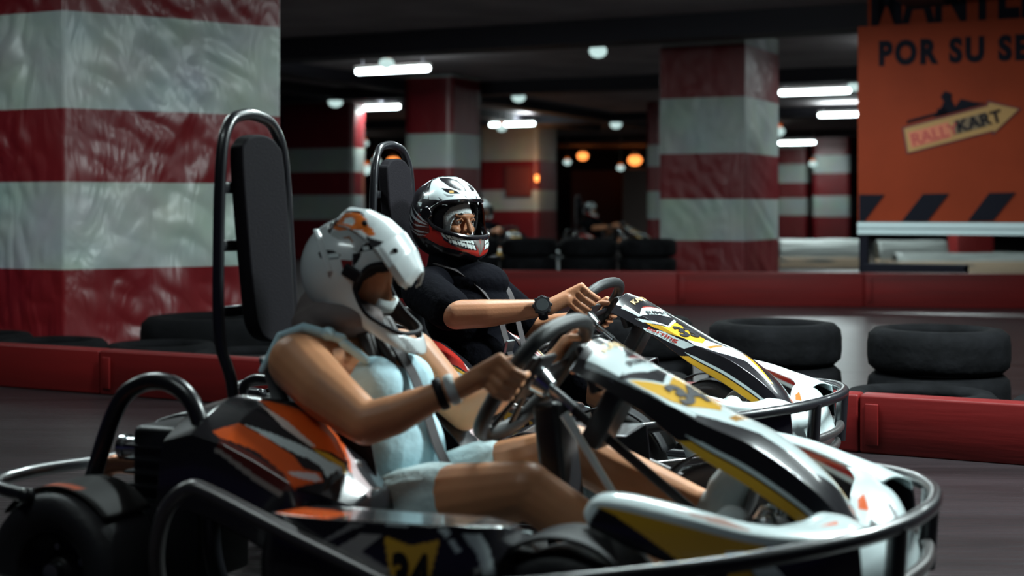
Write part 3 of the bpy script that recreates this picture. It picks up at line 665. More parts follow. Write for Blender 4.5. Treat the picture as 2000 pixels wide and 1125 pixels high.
HELM_A=[(WHITE,[(117.4,65.9),(105.4,77.0),(48.0,80.1),(0,80.1),(0,69.6),(0,57.3),(0,44.3),(0,36.3),(0,27.6),(82.3,30.7),(88.3,43.7),(99.4,56.0)]),
 ((.20,.25,.26),[(0,55.4),(0,49.2),(0,36.3),(0,28.2),(0.9,30.1),(0,41.2)]),
 (BLK,[(101.1,74.6),(47.1,75.8),(16.3,67.8),(7.7,52.9),(6.9,44.3),(24.0,46.1),(40.3,51.1),(60.9,61.6)]),
 ((.10,.10,.11),[(39.4,65.3),(20.6,64.1),(12.0,51.7),(25.7,49.2),(36.0,54.8)]),
 (BLK,[(63.4,50.5),(41.1,48.6),(30.9,45.5),(23.1,40.6),(41.1,40.0),(50.6,43.1)]),
 (GOLD,[(45.4,46.1),(36.0,46.1),(36.0,41.2),(43.7,41.2)]),
 ((.25,.29,.30),[(56.6,41.2),(44.6,38.7),(33.4,38.7),(39.4,35.0),(48.0,35.6)]),
 (BLK,[(65.1,35.6),(54.9,30.1),(60.0,30.1)]),
 (BLK,[(16.3,38.1),(11.1,35.6),(10.3,30.1),(12.0,30.1)]),
 (RED,[(0,44.3),(0,43.7),(0,40.0),(0,40.0),(0,38.1),(0,35.6),(0,40.6)]),
 (MAR,[(99.4,8.5),(76.3,-6.4),(0,-17.5),(72.9,-24.3),(85.7,-31.1),(107.1,-33.6),(127.7,-21.2),(109.7,-2.0)]),
 (RED,[(76.3,-8.2),(0,-15.6),(51.4,-18.1),(42.9,-18.7),(29.1,-19.3),(10.3,-20.6),(0,-22.4),(0,-39.1),(6.9,-37.3),(21.4,-34.2),(35.1,-34.2),(54.0,-35.4),(78.9,-32.9),(92.6,-28.0),(74.6,-21.8)]),
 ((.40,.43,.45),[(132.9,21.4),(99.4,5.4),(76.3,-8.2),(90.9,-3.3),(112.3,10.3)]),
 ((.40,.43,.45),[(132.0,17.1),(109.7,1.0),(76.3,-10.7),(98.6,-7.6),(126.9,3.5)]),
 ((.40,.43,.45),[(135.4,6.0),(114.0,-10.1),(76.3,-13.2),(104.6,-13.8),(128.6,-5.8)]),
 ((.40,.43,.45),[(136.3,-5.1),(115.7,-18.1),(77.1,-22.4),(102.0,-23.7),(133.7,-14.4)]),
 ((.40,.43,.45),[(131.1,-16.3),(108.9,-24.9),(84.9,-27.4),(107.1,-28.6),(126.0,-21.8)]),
 (WHITE,[(107.1,41.8),(86.6,38.1),(84.9,30.7),(96.9,31.3),(95.1,36.3)]),
 (WHITE,[(109.7,25.1),(96.9,24.5),(96.9,18.3),(102.9,19.0)]),
 (WHITE,[(97.7,14.6),(89.1,14.6),(88.3,7.2),(94.3,8.5)]),
 (BLK,[(56.6,-17.5),(51.4,-18.7),(42.9,-19.3),(29.1,-20.0),(10.3,-21.8),(5.1,-32.3),(17.1,-32.3),(29.1,-31.7),(39.4,-30.5),(49.7,-27.4)]),
 (WHITE,[(55.7,-18.7),(51.4,-19.3),(43.7,-26.1),(51.4,-23.7)]),
 (TOOTH,[(48.0,-21.2),(46.3,-20.6),(44.6,-21.2),(40.3,-23.7),(42.0,-24.3),(43.7,-23.7)]),
 (TOOTH,[(43.7,-25.5),(42.0,-24.9),(40.3,-25.5),(38.6,-28.0),(40.3,-29.2),(42.0,-28.0)]),
 (TOOTH,[(43.7,-21.2),(42.0,-20.6),(40.3,-21.8),(36.9,-24.3),(38.6,-24.9),(40.3,-23.7)]),
 (TOOTH,[(39.4,-25.5),(38.6,-24.9),(36.0,-25.5),(34.3,-28.6),(36.0,-29.2),(37.7,-28.0)]),
 (TOOTH,[(39.4,-21.8),(37.7,-20.6),(36.0,-21.8),(32.6,-24.3),(34.3,-24.9),(36.0,-24.3)]),
 (TOOTH,[(36.0,-26.1),(34.3,-25.5),(32.6,-26.1),(30.9,-28.6),(32.6,-29.2),(34.3,-28.6)]),
 (TOOTH,[(36.0,-21.8),(34.3,-21.2),(31.7,-21.8),(29.1,-24.3),(30.9,-24.9),(32.6,-24.3)]),
 (TOOTH,[(31.7,-26.1),(30.9,-25.5),(28.3,-26.1),(27.4,-29.2),(28.3,-29.8),(30.0,-28.6)]),
 (TOOTH,[(31.7,-21.8),(30.0,-21.2),(28.3,-22.4),(24.9,-24.9),(26.6,-25.5),(28.3,-24.3)]),
 (TOOTH,[(28.3,-26.1),(26.6,-25.5),(24.9,-26.1),(23.1,-29.2),(24.9,-29.8),(26.6,-29.2)]),
 (TOOTH,[(27.4,-22.4),(25.7,-21.2),(24.0,-22.4),(21.4,-24.9),(23.1,-25.5),(24.9,-24.9)]),
 (TOOTH,[(24.9,-26.8),(23.1,-26.1),(21.4,-26.8),(19.7,-29.8),(21.4,-30.5),(22.3,-29.2)]),
 (TOOTH,[(24.0,-22.4),(22.3,-21.8),(20.6,-22.4),(17.1,-25.5),(19.7,-26.1),(20.6,-24.9)]),
 (TOOTH,[(20.6,-26.8),(18.9,-26.1),(17.1,-26.8),(15.4,-29.8),(17.1,-30.5),(18.9,-29.8)]),
 (TOOTH,[(19.7,-22.4),(18.0,-21.8),(16.3,-23.1),(13.7,-25.5),(15.4,-26.1),(17.1,-25.5)]),
 (TOOTH,[(17.1,-27.4),(15.4,-26.8),(13.7,-27.4),(12.0,-30.5),(13.7,-31.1),(15.4,-30.5)]),
 (TOOTH,[(15.4,-23.1),(13.7,-22.4),(12.0,-23.1),(9.4,-26.1),(11.1,-26.8),(12.9,-26.1)]),
 (TOOTH,[(12.9,-27.4),(11.1,-26.8),(9.4,-28.0),(7.7,-31.1),(9.4,-31.7),(11.1,-30.5)]),
 ((.09,.075,.07),[(12.0,-21.8),(0.9,-21.2),(0,-26.1),(0,-24.9),(0,-23.1),(0,-34.2),(0,-37.9),(1.7,-34.8)]),
 ((.16,.14,.13),[(9.4,-22.4),(0.9,-21.8),(0,-34.8),(0,-34.8)])]
HELM_B=[(BLK,[(168.0,34.4),(170.6,44.3),(171.4,50.5),(168.9,43.1),(168.0,38.1),(166.3,31.3)]),
 ((.40,.43,.43),[(131.1,35.0),(114.0,50.5),(91.7,57.3),(78.9,48.6),(80.6,31.9),(102.0,34.4),(127.7,30.1)]),
 ((.62,.14,.02),[(152.6,44.3),(168.0,51.7),(170.6,61.6),(157.7,73.9),(103.7,70.2),(67.7,61.6),(78.9,55.4),(97.7,58.5),(114.0,50.5),(124.3,40.0),(138.0,35.6)]),
 (WHITE,[(154.3,51.7),(159.4,60.3),(129.4,60.3),(121.7,53.6),(133.7,49.8)]),
 (BLK,[(150.0,34.4),(164.6,43.1),(150.9,45.5),(136.3,36.9),(129.4,30.7),(138.0,30.1)]),
 (BLK,[(170.6,51.7),(174.9,64.7),(171.4,73.3),(170.6,61.6),(168.9,52.9)]),
 ((.25,.10,.04),[(110.6,37.5),(104.6,43.7),(93.4,41.2),(92.6,38.1),(101.1,40.6),(108.0,36.9)]),
 (BLK,[(84.9,54.8),(66.9,55.4),(46.3,59.1),(53.1,49.8),(67.7,40.0),(77.1,33.8),(79.7,28.2),(79.7,40.0),(76.3,47.4)]),
 (WHITE,[(78.0,41.2),(71.1,44.9),(66.9,42.4),(73.7,37.5)]),
 (WHITE,[(64.3,54.2),(54.9,56.0),(54.9,51.1),(62.6,49.8)]),
 (BLK,[(123.4,7.2),(120.0,13.4),(107.1,19.6),(96.0,20.8),(95.1,15.9),(107.1,7.8),(116.6,4.1)]),
 (WHITE,[(110.6,12.8),(100.3,20.8),(95.1,17.7),(106.3,10.3)]),
 ((.22,.02,.02),[(92.6,15.9),(79.7,22.0),(76.3,16.5),(78.0,9.1),(84.9,8.5)]),
 (BLK,[(84.0,28.8),(74.6,34.4),(72.9,27.6),(74.6,15.9),(79.7,22.0)]),
 (BLK,[(0,-20.0),(0,-17.5),(0,-24.3),(0,-26.1),(0,-28.0),(0,-28.0)]),
 (BLK,[(0,-27.4),(0,-26.1),(0,-26.1),(21.4,-15.6)]),
 (BLK,[(0,-25.5),(0,-24.3),(0,-24.3),(16.3,-15.0)]),
 ((.3,.31,.31),[(70.3,1.7),(0,-20.6),(0,-24.3),(64.3,-0.8)])]
PEAK_B=[((.62,.14,.02),[(-0.0789,0.054),(-0.0789,0.037),(-0.0577,0.0349),(-0.0192,0.0487),(-0.0024,0.0623),(0.028,0.0712),(0.0186,0.0831),(-0.0057,0.0762),(-0.0286,0.0815),(-0.0576,0.0733),(-0.0789,0.0649)]),
 (WHITE,[(-0.0668,0.0513),(-0.0516,0.051),(-0.0361,0.0628),(-0.0353,0.0747),(-0.0546,0.0695)]),
 (BLK,[(-0.088,0.0612),(-0.085,0.0478),(-0.0759,0.055),(-0.0758,0.0661),(-0.0819,0.0636),(-0.091,0.06)]),
 (BLK,[(-0.085,0.0295),(-0.0547,0.0257),(-0.0226,0.0456),(-0.0577,0.0349),(-0.0759,0.0356)]),
 ((.25,.10,.04),[(-0.0353,0.0801),(-0.0218,0.0828),(-0.005,0.0862),(-0.005,0.0862),(-0.0185,0.0835),(-0.032,0.0808)]),
 (BLK,[(0.0119,0.0826),(0.0313,0.0806),(0.0549,0.0699),(0.0549,0.0823),(0.0422,0.0911),(0.0287,0.09),(0.0287,0.09),(0.0253,0.0897),(0.0253,0.0897)]),
 (WHITE,[(0.0253,0.0897),(0.0355,0.0905),(0.0422,0.0911),(0.0355,0.0905)])]
def FAIR_TEXT(num):
    if num=='34': return [('number',num,'ink',.284,-.70,.02,1.47,.056,.05,1.75,.12),
            ('lettering','RIMO','ink',.156,-.50,.008,1.2,.013,.02,2.9,0),
            ('lettering','KART','inkgold',.100,-.60,.004,1.1,.018,.03,2.2,.1)]
    return [('number',num,'ink',.284,-.98,.045,1.0,.050,.05,1.45,.12),
            ('lettering','RIMO','ink',.163,-.80,.035,.85,.016,.02,2.2,0),
            ('lettering','KART','inkgold',.112,-.72,.004,.86,.018,.03,1.8,.1),
            ('lettering','karting','inkred',.182,-1.44,.115,.24,.013,.03,1.9,.2)]


def wheel(root, x, y, r, wd):
    o=empty('wheel',(x,y,r)); o.parent=root
    n=48; prof=[(r*.55,-wd/2*.8),(r*.75,-wd/2),(r*.93,-wd/2*.95),(r,-wd/2*.7),(r,wd/2*.7),(r*.93,wd/2*.95),(r*.75,wd/2),(r*.55,wd/2*.8)]
    me=grid_mesh('tyre',[[(a*math.cos(2*PI*i/n),z,a*math.sin(2*PI*i/n)) for a,z in prof] for i in range(n)],closeu=True)
    link('tyre',me,M['rubber'],o)
    bm=bmesh.new(); s=-1 if y<0 else 1
    pr=[(r*.57,wd*.40),(r*.55,wd*.43),(r*.52,wd*.40),(r*.46,wd*.18),(r*.2,wd*.14),(r*.17,wd*.3),(0.001,wd*.3)]
    me=grid_mesh('rim',[[(a*math.cos(2*PI*i/n),s*z,a*math.sin(2*PI*i/n)) for a,z in pr] for i in range(n)],closeu=True)
    link('rim',me,M['rimdark'],o); bm.free()
    bm=bmesh.new()
    bm.free()
    for k in range(4):
        bm=bmesh.new(); a=k*PI/2+.4; cyl(bm,(r*.3*math.cos(a),s*wd*.14,r*.3*math.sin(a)),(r*.3*math.cos(a),s*wd*.20,r*.3*math.sin(a)),.008,seg=6); bobj('wheel_nut',bm,M['steel'],o)
    return o
def T(name,pts,r,m,root,n=8,closed=False,seg=14):
    bm=bmesh.new(); P=catmull(pts,n,closed); sweep(bm,P,r,seg,closed); return bobj(name,bm,M[m],root,auto=False)
WC=Vector((-.095,0,.57)); WA=Vector((.586,0,.811)); WN=Vector((.811,0,-.586))
WSH=[(-.07,.150),(.07,.150),(.150,.105),(.166,.0),(.135,-.11),(.07,-.155),(-.07,-.155),(-.135,-.11),(-.166,.0),(-.150,.105)]
def make_kart(loc, rz, num, label, sidecol=ORG):
    R=empty('go_kart',loc,rz,label,'go-kart')
    # frame
    bm=bmesh.new()
    for s in (-1,1):
        sweep(bm,catmull([(-1.12,s*.33,.10),(-.4,s*.34,.075),(.25,s*.30,.075),(.60,s*.20,.08)],6),.016)
        sweep(bm,catmull([(-.70,s*.55,.11),(-.2,s*.60,.10),(.12,s*.56,.10)],6),.014)
        for x in (-.62,.0): cyl(bm,(x,s*.33,.08),(x,s*.585,.105),.014)
    for x in (-1.1,-.6,-.1,.3,.58): cyl(bm,(x,-.34 if x<.5 else -.2,.085),(x,.34 if x<.5 else .2,.085),.014)
    bobj('frame',bm,M['tube'],R)
    bm=bmesh.new(); box(bm,(.12,0,.058),(.95,.60,.008)); bobj('floor_pan',bm,M['steel'],R,False)
    bm=bmesh.new()
    bm.free()
    for a_ in ((-.96,.6,.17,.020),(.2,.5,.16,.014)):
        bm=bmesh.new(); cyl(bm,(a_[0],-a_[1],a_[2]),(a_[0],a_[1],a_[2]),a_[3]); bobj('axle',bm,M['steel'],R)
    for s in (-1,1):
        wheel(R,.20,s*.50,.16,.13); wheel(R,-.96,s*.52,.17,.19)
    # front bumper
    bp=[(.14,.70,.285),(.27,.655,.30),(.50,.53,.325),(.665,.365,.343),(.745,.20,.35),(.772,.06,.352)]
    pts=[(x,-y,z) for x,y,z in bp]+[(x,y,z) for x,y,z in bp[::-1]]
    T('front_bumper',pts,.0165,'tube',R)
    for dz,sc in ((-.115,.985),(-.17,.97)):
        T('lower_bumper_bar',[(x*sc if x>.4 else x,y*sc,z+dz) for x,y,z in pts],.0135,'tube2' ,R)
    for x,y in ((.745,-.20),(.745,.20),(.50,-.53),(.50,.53),(.24,-.66),(.24,.66)):
        z=float(np.interp(x,[.14,.27,.5,.665,.745,.772],[.285,.3,.325,.343,.35,.352])); bm=bmesh.new(); sweep(bm,[(x,y,z),(x*.985,y*.985,z-.17)],.013 if abs(y)>.3 else .020); bobj('bumper_post',bm,M['tube'],R)
    bm=bmesh.new()
    for s in (-1,1):
        cyl(bm,(.60,s*.2,.08),(.72,s*.22,.20),.012); cyl(bm,(.12,s*.57,.10),(.16,s*.68,.16),.012)
    bobj('bumper_bracket',bm,M['tube'],R)
    # rear protection
    rb=[(-1.0,.62,.335),(-1.17,.55,.335),(-1.20,.40,.338),(-1.20,.15,.325)]
    T('rear_bumper',[(x,-y,z) for x,y,z in rb]+[(x,y,z) for x,y,z in rb[::-1]],.016,'tube',R)
    rb=[(-.80,.64,.135),(-1.10,.62,.15),(-1.20,.50,.15),(-1.21,.2,.15)]
    T('rear_bumper',[(x,-y,z) for x,y,z in rb]+[(x,y,z) for x,y,z in rb[::-1]],.014,'tube2',R)
    for s in (-1,1):
        T('wheel_arch_hoop',[(-1.075,s*.42,.10),(-1.03,s*.41,.28),(-.955,s*.40,.49),(-.885,s*.40,.555),(-.80,s*.40,.562),(-.735,s*.40,.515),(-.70,s*.40,.40),(-.685,s*.40,.20),(-.68,s*.36,.10)],.020,'tube',R)
        T('side_guard_rail',[(-.635,s*.62,.11),(-.62,s*.67,.25),(-.59,s*.68,.35),(-.535,s*.68,.400),(-.48,s*.68,.395),(-.318,s*.685,.343),(-.10,s*.69,.275),(.06,s*.685,.215),(.14,s*.64,.15),(.12,s*.57,.10)],.0155,'tube2',R)
        # mudguard over the rear wheel
        surf('mudguard',lambda u,v: (-.965+.185*math.cos(u),(-.43-.15*v),.165+.185*math.sin(u)),.75,2.45,30,0,1,8,(.012,.010,.010),[(ORG,[(1.3,.8),(2.2,.8),(2.2,.95),(1.3,.95)])],R,'dull',.005,mirr=(s>0))
        # front wheel guard
        surf('front_wheel_guard',lambda u,v: (.205+.185*math.cos(u),(-.44-.13*v),.165+.185*math.sin(u)),.35,2.9,30,0,1,8,(.012,.012,.014),[],R,'dull',.006,mirr=(s>0))
    # engine, exhaust, air box
    bm=bmesh.new(); box(bm,(-.86,-.27,.37),(.17,.18,.17),bev=.02); box(bm,(-.86,-.27,.20),(.22,.2,.18),bev=.01)
    for k in range(5): box(bm,(-.86,-.27,.29+k*.03),(.19,.20,.006))
    bobj('engine',bm,M['plastic'],R)
    bm=bmesh.new(); cyl(bm,(-1.03,-.27,.385),(-.93,-.27,.392),.026); cyl(bm,(-1.04,-.27,.385),(-1.025,-.27,.386),.031); cyl(bm,(-.935,-.27,.39),(-.92,-.27,.392),.031); bobj('silencer',bm,M['chrome'],R)
    bm=bmesh.new(); sweep(bm,catmull([(-1.12,-.30,.26),(-1.08,-.28,.335),(-1.0,-.27,.345),(-.92,-.27,.325)],6),.024); bobj('exhaust_pipe',bm,M['heat'],R)
    bm=bmesh.new(); box(bm,(-.78,.0,.40),(.22,.34,.16),bev=.05); box(bm,(-.72,-.20,.455),(.20,.16,.10),bev=.035); bobj('air_box',bm,M['plastic'],R)
    # seat
    sp=catmull([(-.755,0,.60),(-.735,0,.50),(-.685,0,.34),(-.60,0,.18),(-.47,0,.105),(-.33,0,.10),(-.20,0,.14)],5)
    rows=[]
    for i,p in enumerate(sp):
        t=(sp[min(i+1,len(sp)-1)]-sp[max(i-1,0)]).normalized(); n=Vector((-t.z,0,t.x))
        if n.x<0 and n.z<0: n=-n
        wg=.15*math.sin(PI*min(1,i/len(sp)*1.0+.12)); hw=.19+.02*math.sin(PI*i/len(sp))
        rows.append([tuple(p+Vector((0,hw*k/8,0))+n*wg*abs(k/8)**3) for k in range(-8,9)])
    o=link('seat',grid_mesh('seat',rows),M['seat'],R); s=o.modifiers.new('s','SOLIDIFY'); s.thickness=.014; sb=o.modifiers.new('b','SUBSURF'); sb.levels=1; sb.render_levels=1
    # roll hoop with padded headrest
    T('roll_hoop',[(-.80,-.155,.10),(-.81,-.15,.49),(-.845,-.158,.64),(-.855,-.150,.85),(-.860,-.132,1.07),(-.865,-.095,1.155),(-.868,-.035,1.180),(-.868,.035,1.180),(-.865,.095,1.155),(-.860,.132,1.07),(-.855,.150,.85),(-.845,.158,.64),(-.81,.15,.49),(-.80,.155,.10)],.0145,'tube',R)
    bm=bmesh.new(); 
    bp=[(-.075,0),(-.088,.08),(-.09,.40),(-.07,.455),(-.03,.475),(.03,.475),(.07,.455),(.09,.40),(.088,.08),(.075,0),(.03,-.03),(-.03,-.03)]
    P=catmull([(p[0],p[1],0) for p in bp],4,True)
    A=[bm.verts.new((-.855+.045*(1-p.y/.47)+.02,p.x,.655+p.y)) for p in P]; B=[bm.verts.new((v.co.x-.04,v.co.y,v.co.z)) for v in A]
    bm.faces.new(A); bm.faces.new(B[::-1])
    for i in range(len(A)): bm.faces.new((A[i],B[i],B[(i+1)%len(A)],A[(i+1)%len(A)]))
    bobj('headrest_pad',bm,M['pad'],R,bevel=.012)
    bm=bmesh.new()
    bm.free()
    for z in (1.0,.86,.70):
        bm=bmesh.new(); box(bm,(-.862,0,z),(.018,.27,.028),bev=.004); bobj('headrest_bracket',bm,M['tube'],R)
    T('hoop_brace',[(-.86,.14,.50),(-.98,.16,.50),(-1.02,.17,.42),(-1.06,.2,.10)],.013,'tube',R)
    T('hoop_brace',[(-.83,-.145,.46),(-.98,-.16,.44),(-1.04,-.18,.38),(-1.08,-.2,.10)],.011,'tube',R)
    # painted bodywork
    for mir in (False,True):
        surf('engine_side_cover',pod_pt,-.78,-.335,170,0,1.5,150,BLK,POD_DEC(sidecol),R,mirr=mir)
        surf('side_panel',side_pt,0,.40 if mir else SPs[-1],200,0,1,90,BLK,[] if mir else SIDE_DEC,R,mirr=mir)
        # lid of the side panel
        top=[side_pt(s,1) for s in np.linspace(0,.40 if mir else SPs[-1],40)]
        us=np.linspace(0,1,12); P=[[(p[0]+( -.12-p[0])*.0, p[1]+(max(p[1],-.50)-p[1])*u, p[2]-.012*u) for u in us] for p in top]
        if mir: P=[[(q[0],-q[1],q[2]) for q in r] for r in P]
        me=grid_mesh('side_panel_lid',P); U=[[p[0] for q in us] for p in top]; V=[[q for q in us] for p in top]
        paint(me,U,V,BLK,[] if mir else [(sidecol,[(-.44,0),(-.215,0),(-.23,.6),(-.44,.8)]),(WHITE,[(.055,-.1),(.2,-.1),(.2,.2),(.07,.2)])])
        o=link('side_panel_lid',me,M['paint'],R); s=o.modifiers.new('s','SOLIDIFY'); s.thickness=.004
        a=surf('nose_side_arm',arm_pt,0,AL,110,0,1,60,WHITE,ARM_DEC,R,mirr=mir)
    P,U,V=nose_grid(); me=grid_mesh('nose_cone',P); paint(me,U,V,WHITE,NOSE_DEC)
    nc=link('nose_cone',me,M['paint'],R); s=nc.modifiers.new('s','SOLIDIFY'); s.thickness=.005
    fr=surf('front_fairing',fair_pt,.055,.66,330,-1.5,1.5,200,BLK,FAIR_DEC_N if num=='34' else FAIR_DEC_F,R)
    # lettering printed on the bodywork
    def on_fair(x0,v0,dx,dv,lift=.0048):      # baseline start, run direction in (x,v)
        L=math.hypot(dx,dv*.11); dx/=L; dv/=L
        nx,nv=-dv*.11,dx/.11
        def f(u,w):
            x=x0+u*dx+w*nx; v=v0+u*dv+w*nv; p=fair_pt(x,v); return (p[0]+.0012,p[1]-(.002 if v<-1 else 0),p[2]+lift)
        return f
    for args in FAIR_TEXT(num): 
        nm,txt,m,x0,v0,dx,dv,h,bold,ws,shr=args
        letters(nm,txt,M[m],fr,on_fair(x0,v0,dx,dv),h,bold=bold,shear=shr,cuts=2,wscale=ws)
    def on_side(x0,z0):
        def f(u,w):
            s=x0+u; return tuple(Vector(side_pt(s,(z0+w)))+Vector((0,-.004,0)))
        return f
    sp_=[c for c in R.children if c.name.startswith('side_panel') and 'lid' not in c.name][0]
    letters('number',num,M['ink'],sp_,lambda u,w:on_side(.386,.50)(u,w*4.2),.070,bold=.05,cuts=2,wscale=.72)
    for k,(txt,m) in enumerate((('KART','inkgold'),)):
        def fn(u,w):
            y=.30-u; tv=1.25-w*9; i=int(np.clip((y-NY[0])/(NY[-1]-NY[0])*139,0,139)); j=int(np.clip(tv/4*89,0,88)); f=tv/4*89-j
            q=P[i,j]*(1-f)+P[i,j+1]*f; return (q[0]+.002,y,q[2]+.003)
        letters('lettering',txt,M[m],nc,fn,.055,bold=.02,cuts=1,wscale=1.1)
    bm=bmesh.new()
    for s in (-1,1): cyl(bm,(.135,s*.118,.575),(.135,s*.128,.575),.013); 
    bobj('fairing_bolt',bm,M['steel'],fr)
    # dashboard back panel closing the fairing, supports
    bm=bmesh.new(); box(bm,(.06,0,.60),(.02,.15,.11),Euler((0,-.35,0)).to_matrix(),bev=.006); box(bm,(.09,0,.50),(.05,.10,.16),Euler((0,.5,0)).to_matrix(),bev=.01)
    bobj('fairing_mount',bm,M['plastic'],R)
    # steering
    sw=empty('steering_wheel',tuple(WC)); sw.parent=R
    rim=[WA*u+Vector((0,y,0)) for y,u in WSH]
    bm=bmesh.new(); sweep(bm,catmull(rim,7,True),.0178,14,True,flat=1.0); bobj('rim',bm,M['grip'],sw,auto=False)
    bm=bmesh.new(); rot=Matrix((WA,Vector((0,1,0)),-WN)).transposed()
    box(bm,(0,0,0),(.12,.09,.012),rot,bev=.004)
    for y,u in ((.14,.02),(-.14,.02),(.05,-.13),(-.05,-.13)): 
        sweep(bm,[Vector((0,y*.2,0))+WA*u*.2,Vector((0,y*1.05,0))+WA*u*1.05],.015,flat=.35,up=tuple(WN))
    box(bm,WN*-.012,(.09,.07,.02),rot,bev=.006)
    bobj('spoke_plate',bm,M['plastic'],sw)
    bm=bmesh.new(); cyl(bm,WN*.004,WN*.014,.034); cyl(bm,WN*.014,WN*.045,.033,.024); cyl(bm,WN*.045,WN*.12,.014); bobj('hub',bm,M['chrome'],sw)
    bm=bmesh.new(); cyl(bm,WC+WN*.10,WC+WN*.55,.011); bobj('steering_column',bm,M['tube'],R)
    bm=bmesh.new(); box(bm,(-.03,0,.35),(.062,.11,.34),Euler((0,-.12,0)).to_matrix(),bev=.015); box(bm,(-.05,0,.13),(.18,.22,.13),bev=.03)
    bobj('fuel_tank',bm,M['plastic'],R)
    for s in (-1,1):
        bm=bmesh.new()
        if s<0: cyl(bm,(.035,s*.10,.485),(.21,s*.11,.24),.0085); cyl(bm,(.02,s*.10,.505),(.05,s*.10,.464),.011); bobj('column_strut',bm,M['rod'],R)
        else: bm.free()
        bm=bmesh.new(); box(bm,(.45,s*.12,.20),(.015,.07,.10),Euler((0,-.4,0)).to_matrix(),bev=.004); cyl(bm,(.43,s*.12,.08),(.46,s*.12,.20),.008); bobj('pedal',bm,M['steel'],R)
    for (x,y,z,r) in ((.44,-.02,.30,.020),(.50,.0,.325,.02),(.52,-.06,.27,.018),(.46,-.12,.30,.020)):
        bm=bmesh.new(); cyl(bm,(x-.015,y,z-.02),(x+.01,y,z+.02),r); ell(bm,(x+.01,y,z+.02),(r*.8,r*.8,r*.6)); bobj('brake_cylinder',bm,M['chrome'],R)
    bm=bmesh.new(); box(bm,(.49,-.04,.22),(.13,.12,.15),Euler((0,.3,0)).to_matrix(),bev=.02); bobj('pedal_box',bm,M['plastic'],R)
    return R
# ------------------------------------------------------------------ helmets and people
def helm_r(kind, lon, lat):
    cl, sl = math.cos(lat), math.sin(lat); cp, sp = math.cos(lon), math.sin(lon)
    if kind=='road':
        a = .138 if cp>0 else .150; b=.127; c=.152 if lat>0 else .158
        r=1/math.sqrt((cl*cp/a)**2+(cl*sp/b)**2+(sl/c)**2)
        f=max(0,cp)**1.7; g=math.exp(-((math.degrees(lat)+37)/20)**2); r*=1+.42*f*g
        # small ridge at the brow and tail spoiler
        r*=1+.05*math.exp(-((math.degrees(lat)-38)/10)**2)*max(0,-cp)
    else:
        a=.122 if cp>0 else .138; b=.118; c=.130
        r=1/math.sqrt((cl*cp/a)**2+(cl*sp/b)**2+(sl/c)**2)
        f=max(0,cp)**3.4; g=math.exp(-((math.degrees(lat)+21)/11.5)**2); r*=1+1.06*f*g
        g2=math.exp(-((math.degrees(lat)+40)/16)**2); r*=1+.20*max(0,cp)*g2
    return r
PORT={'road':[(-74,0),(-66,-12),(-40,-18),(-15,-20),(15,-20),(40,-18),(66,-12),(74,0),(71,16),(56,25),(30,28),(0,29),(-30,28),(-56,25),(-71,16)],
      'cross':[(-64,4),(-60,-8),(-42,-17),(-18,-15),(18,-15),(42,-17),(60,-8),(64,4),(60,22),(45,32),(20,35),(-20,35),(-45,32),(-60,22)]}
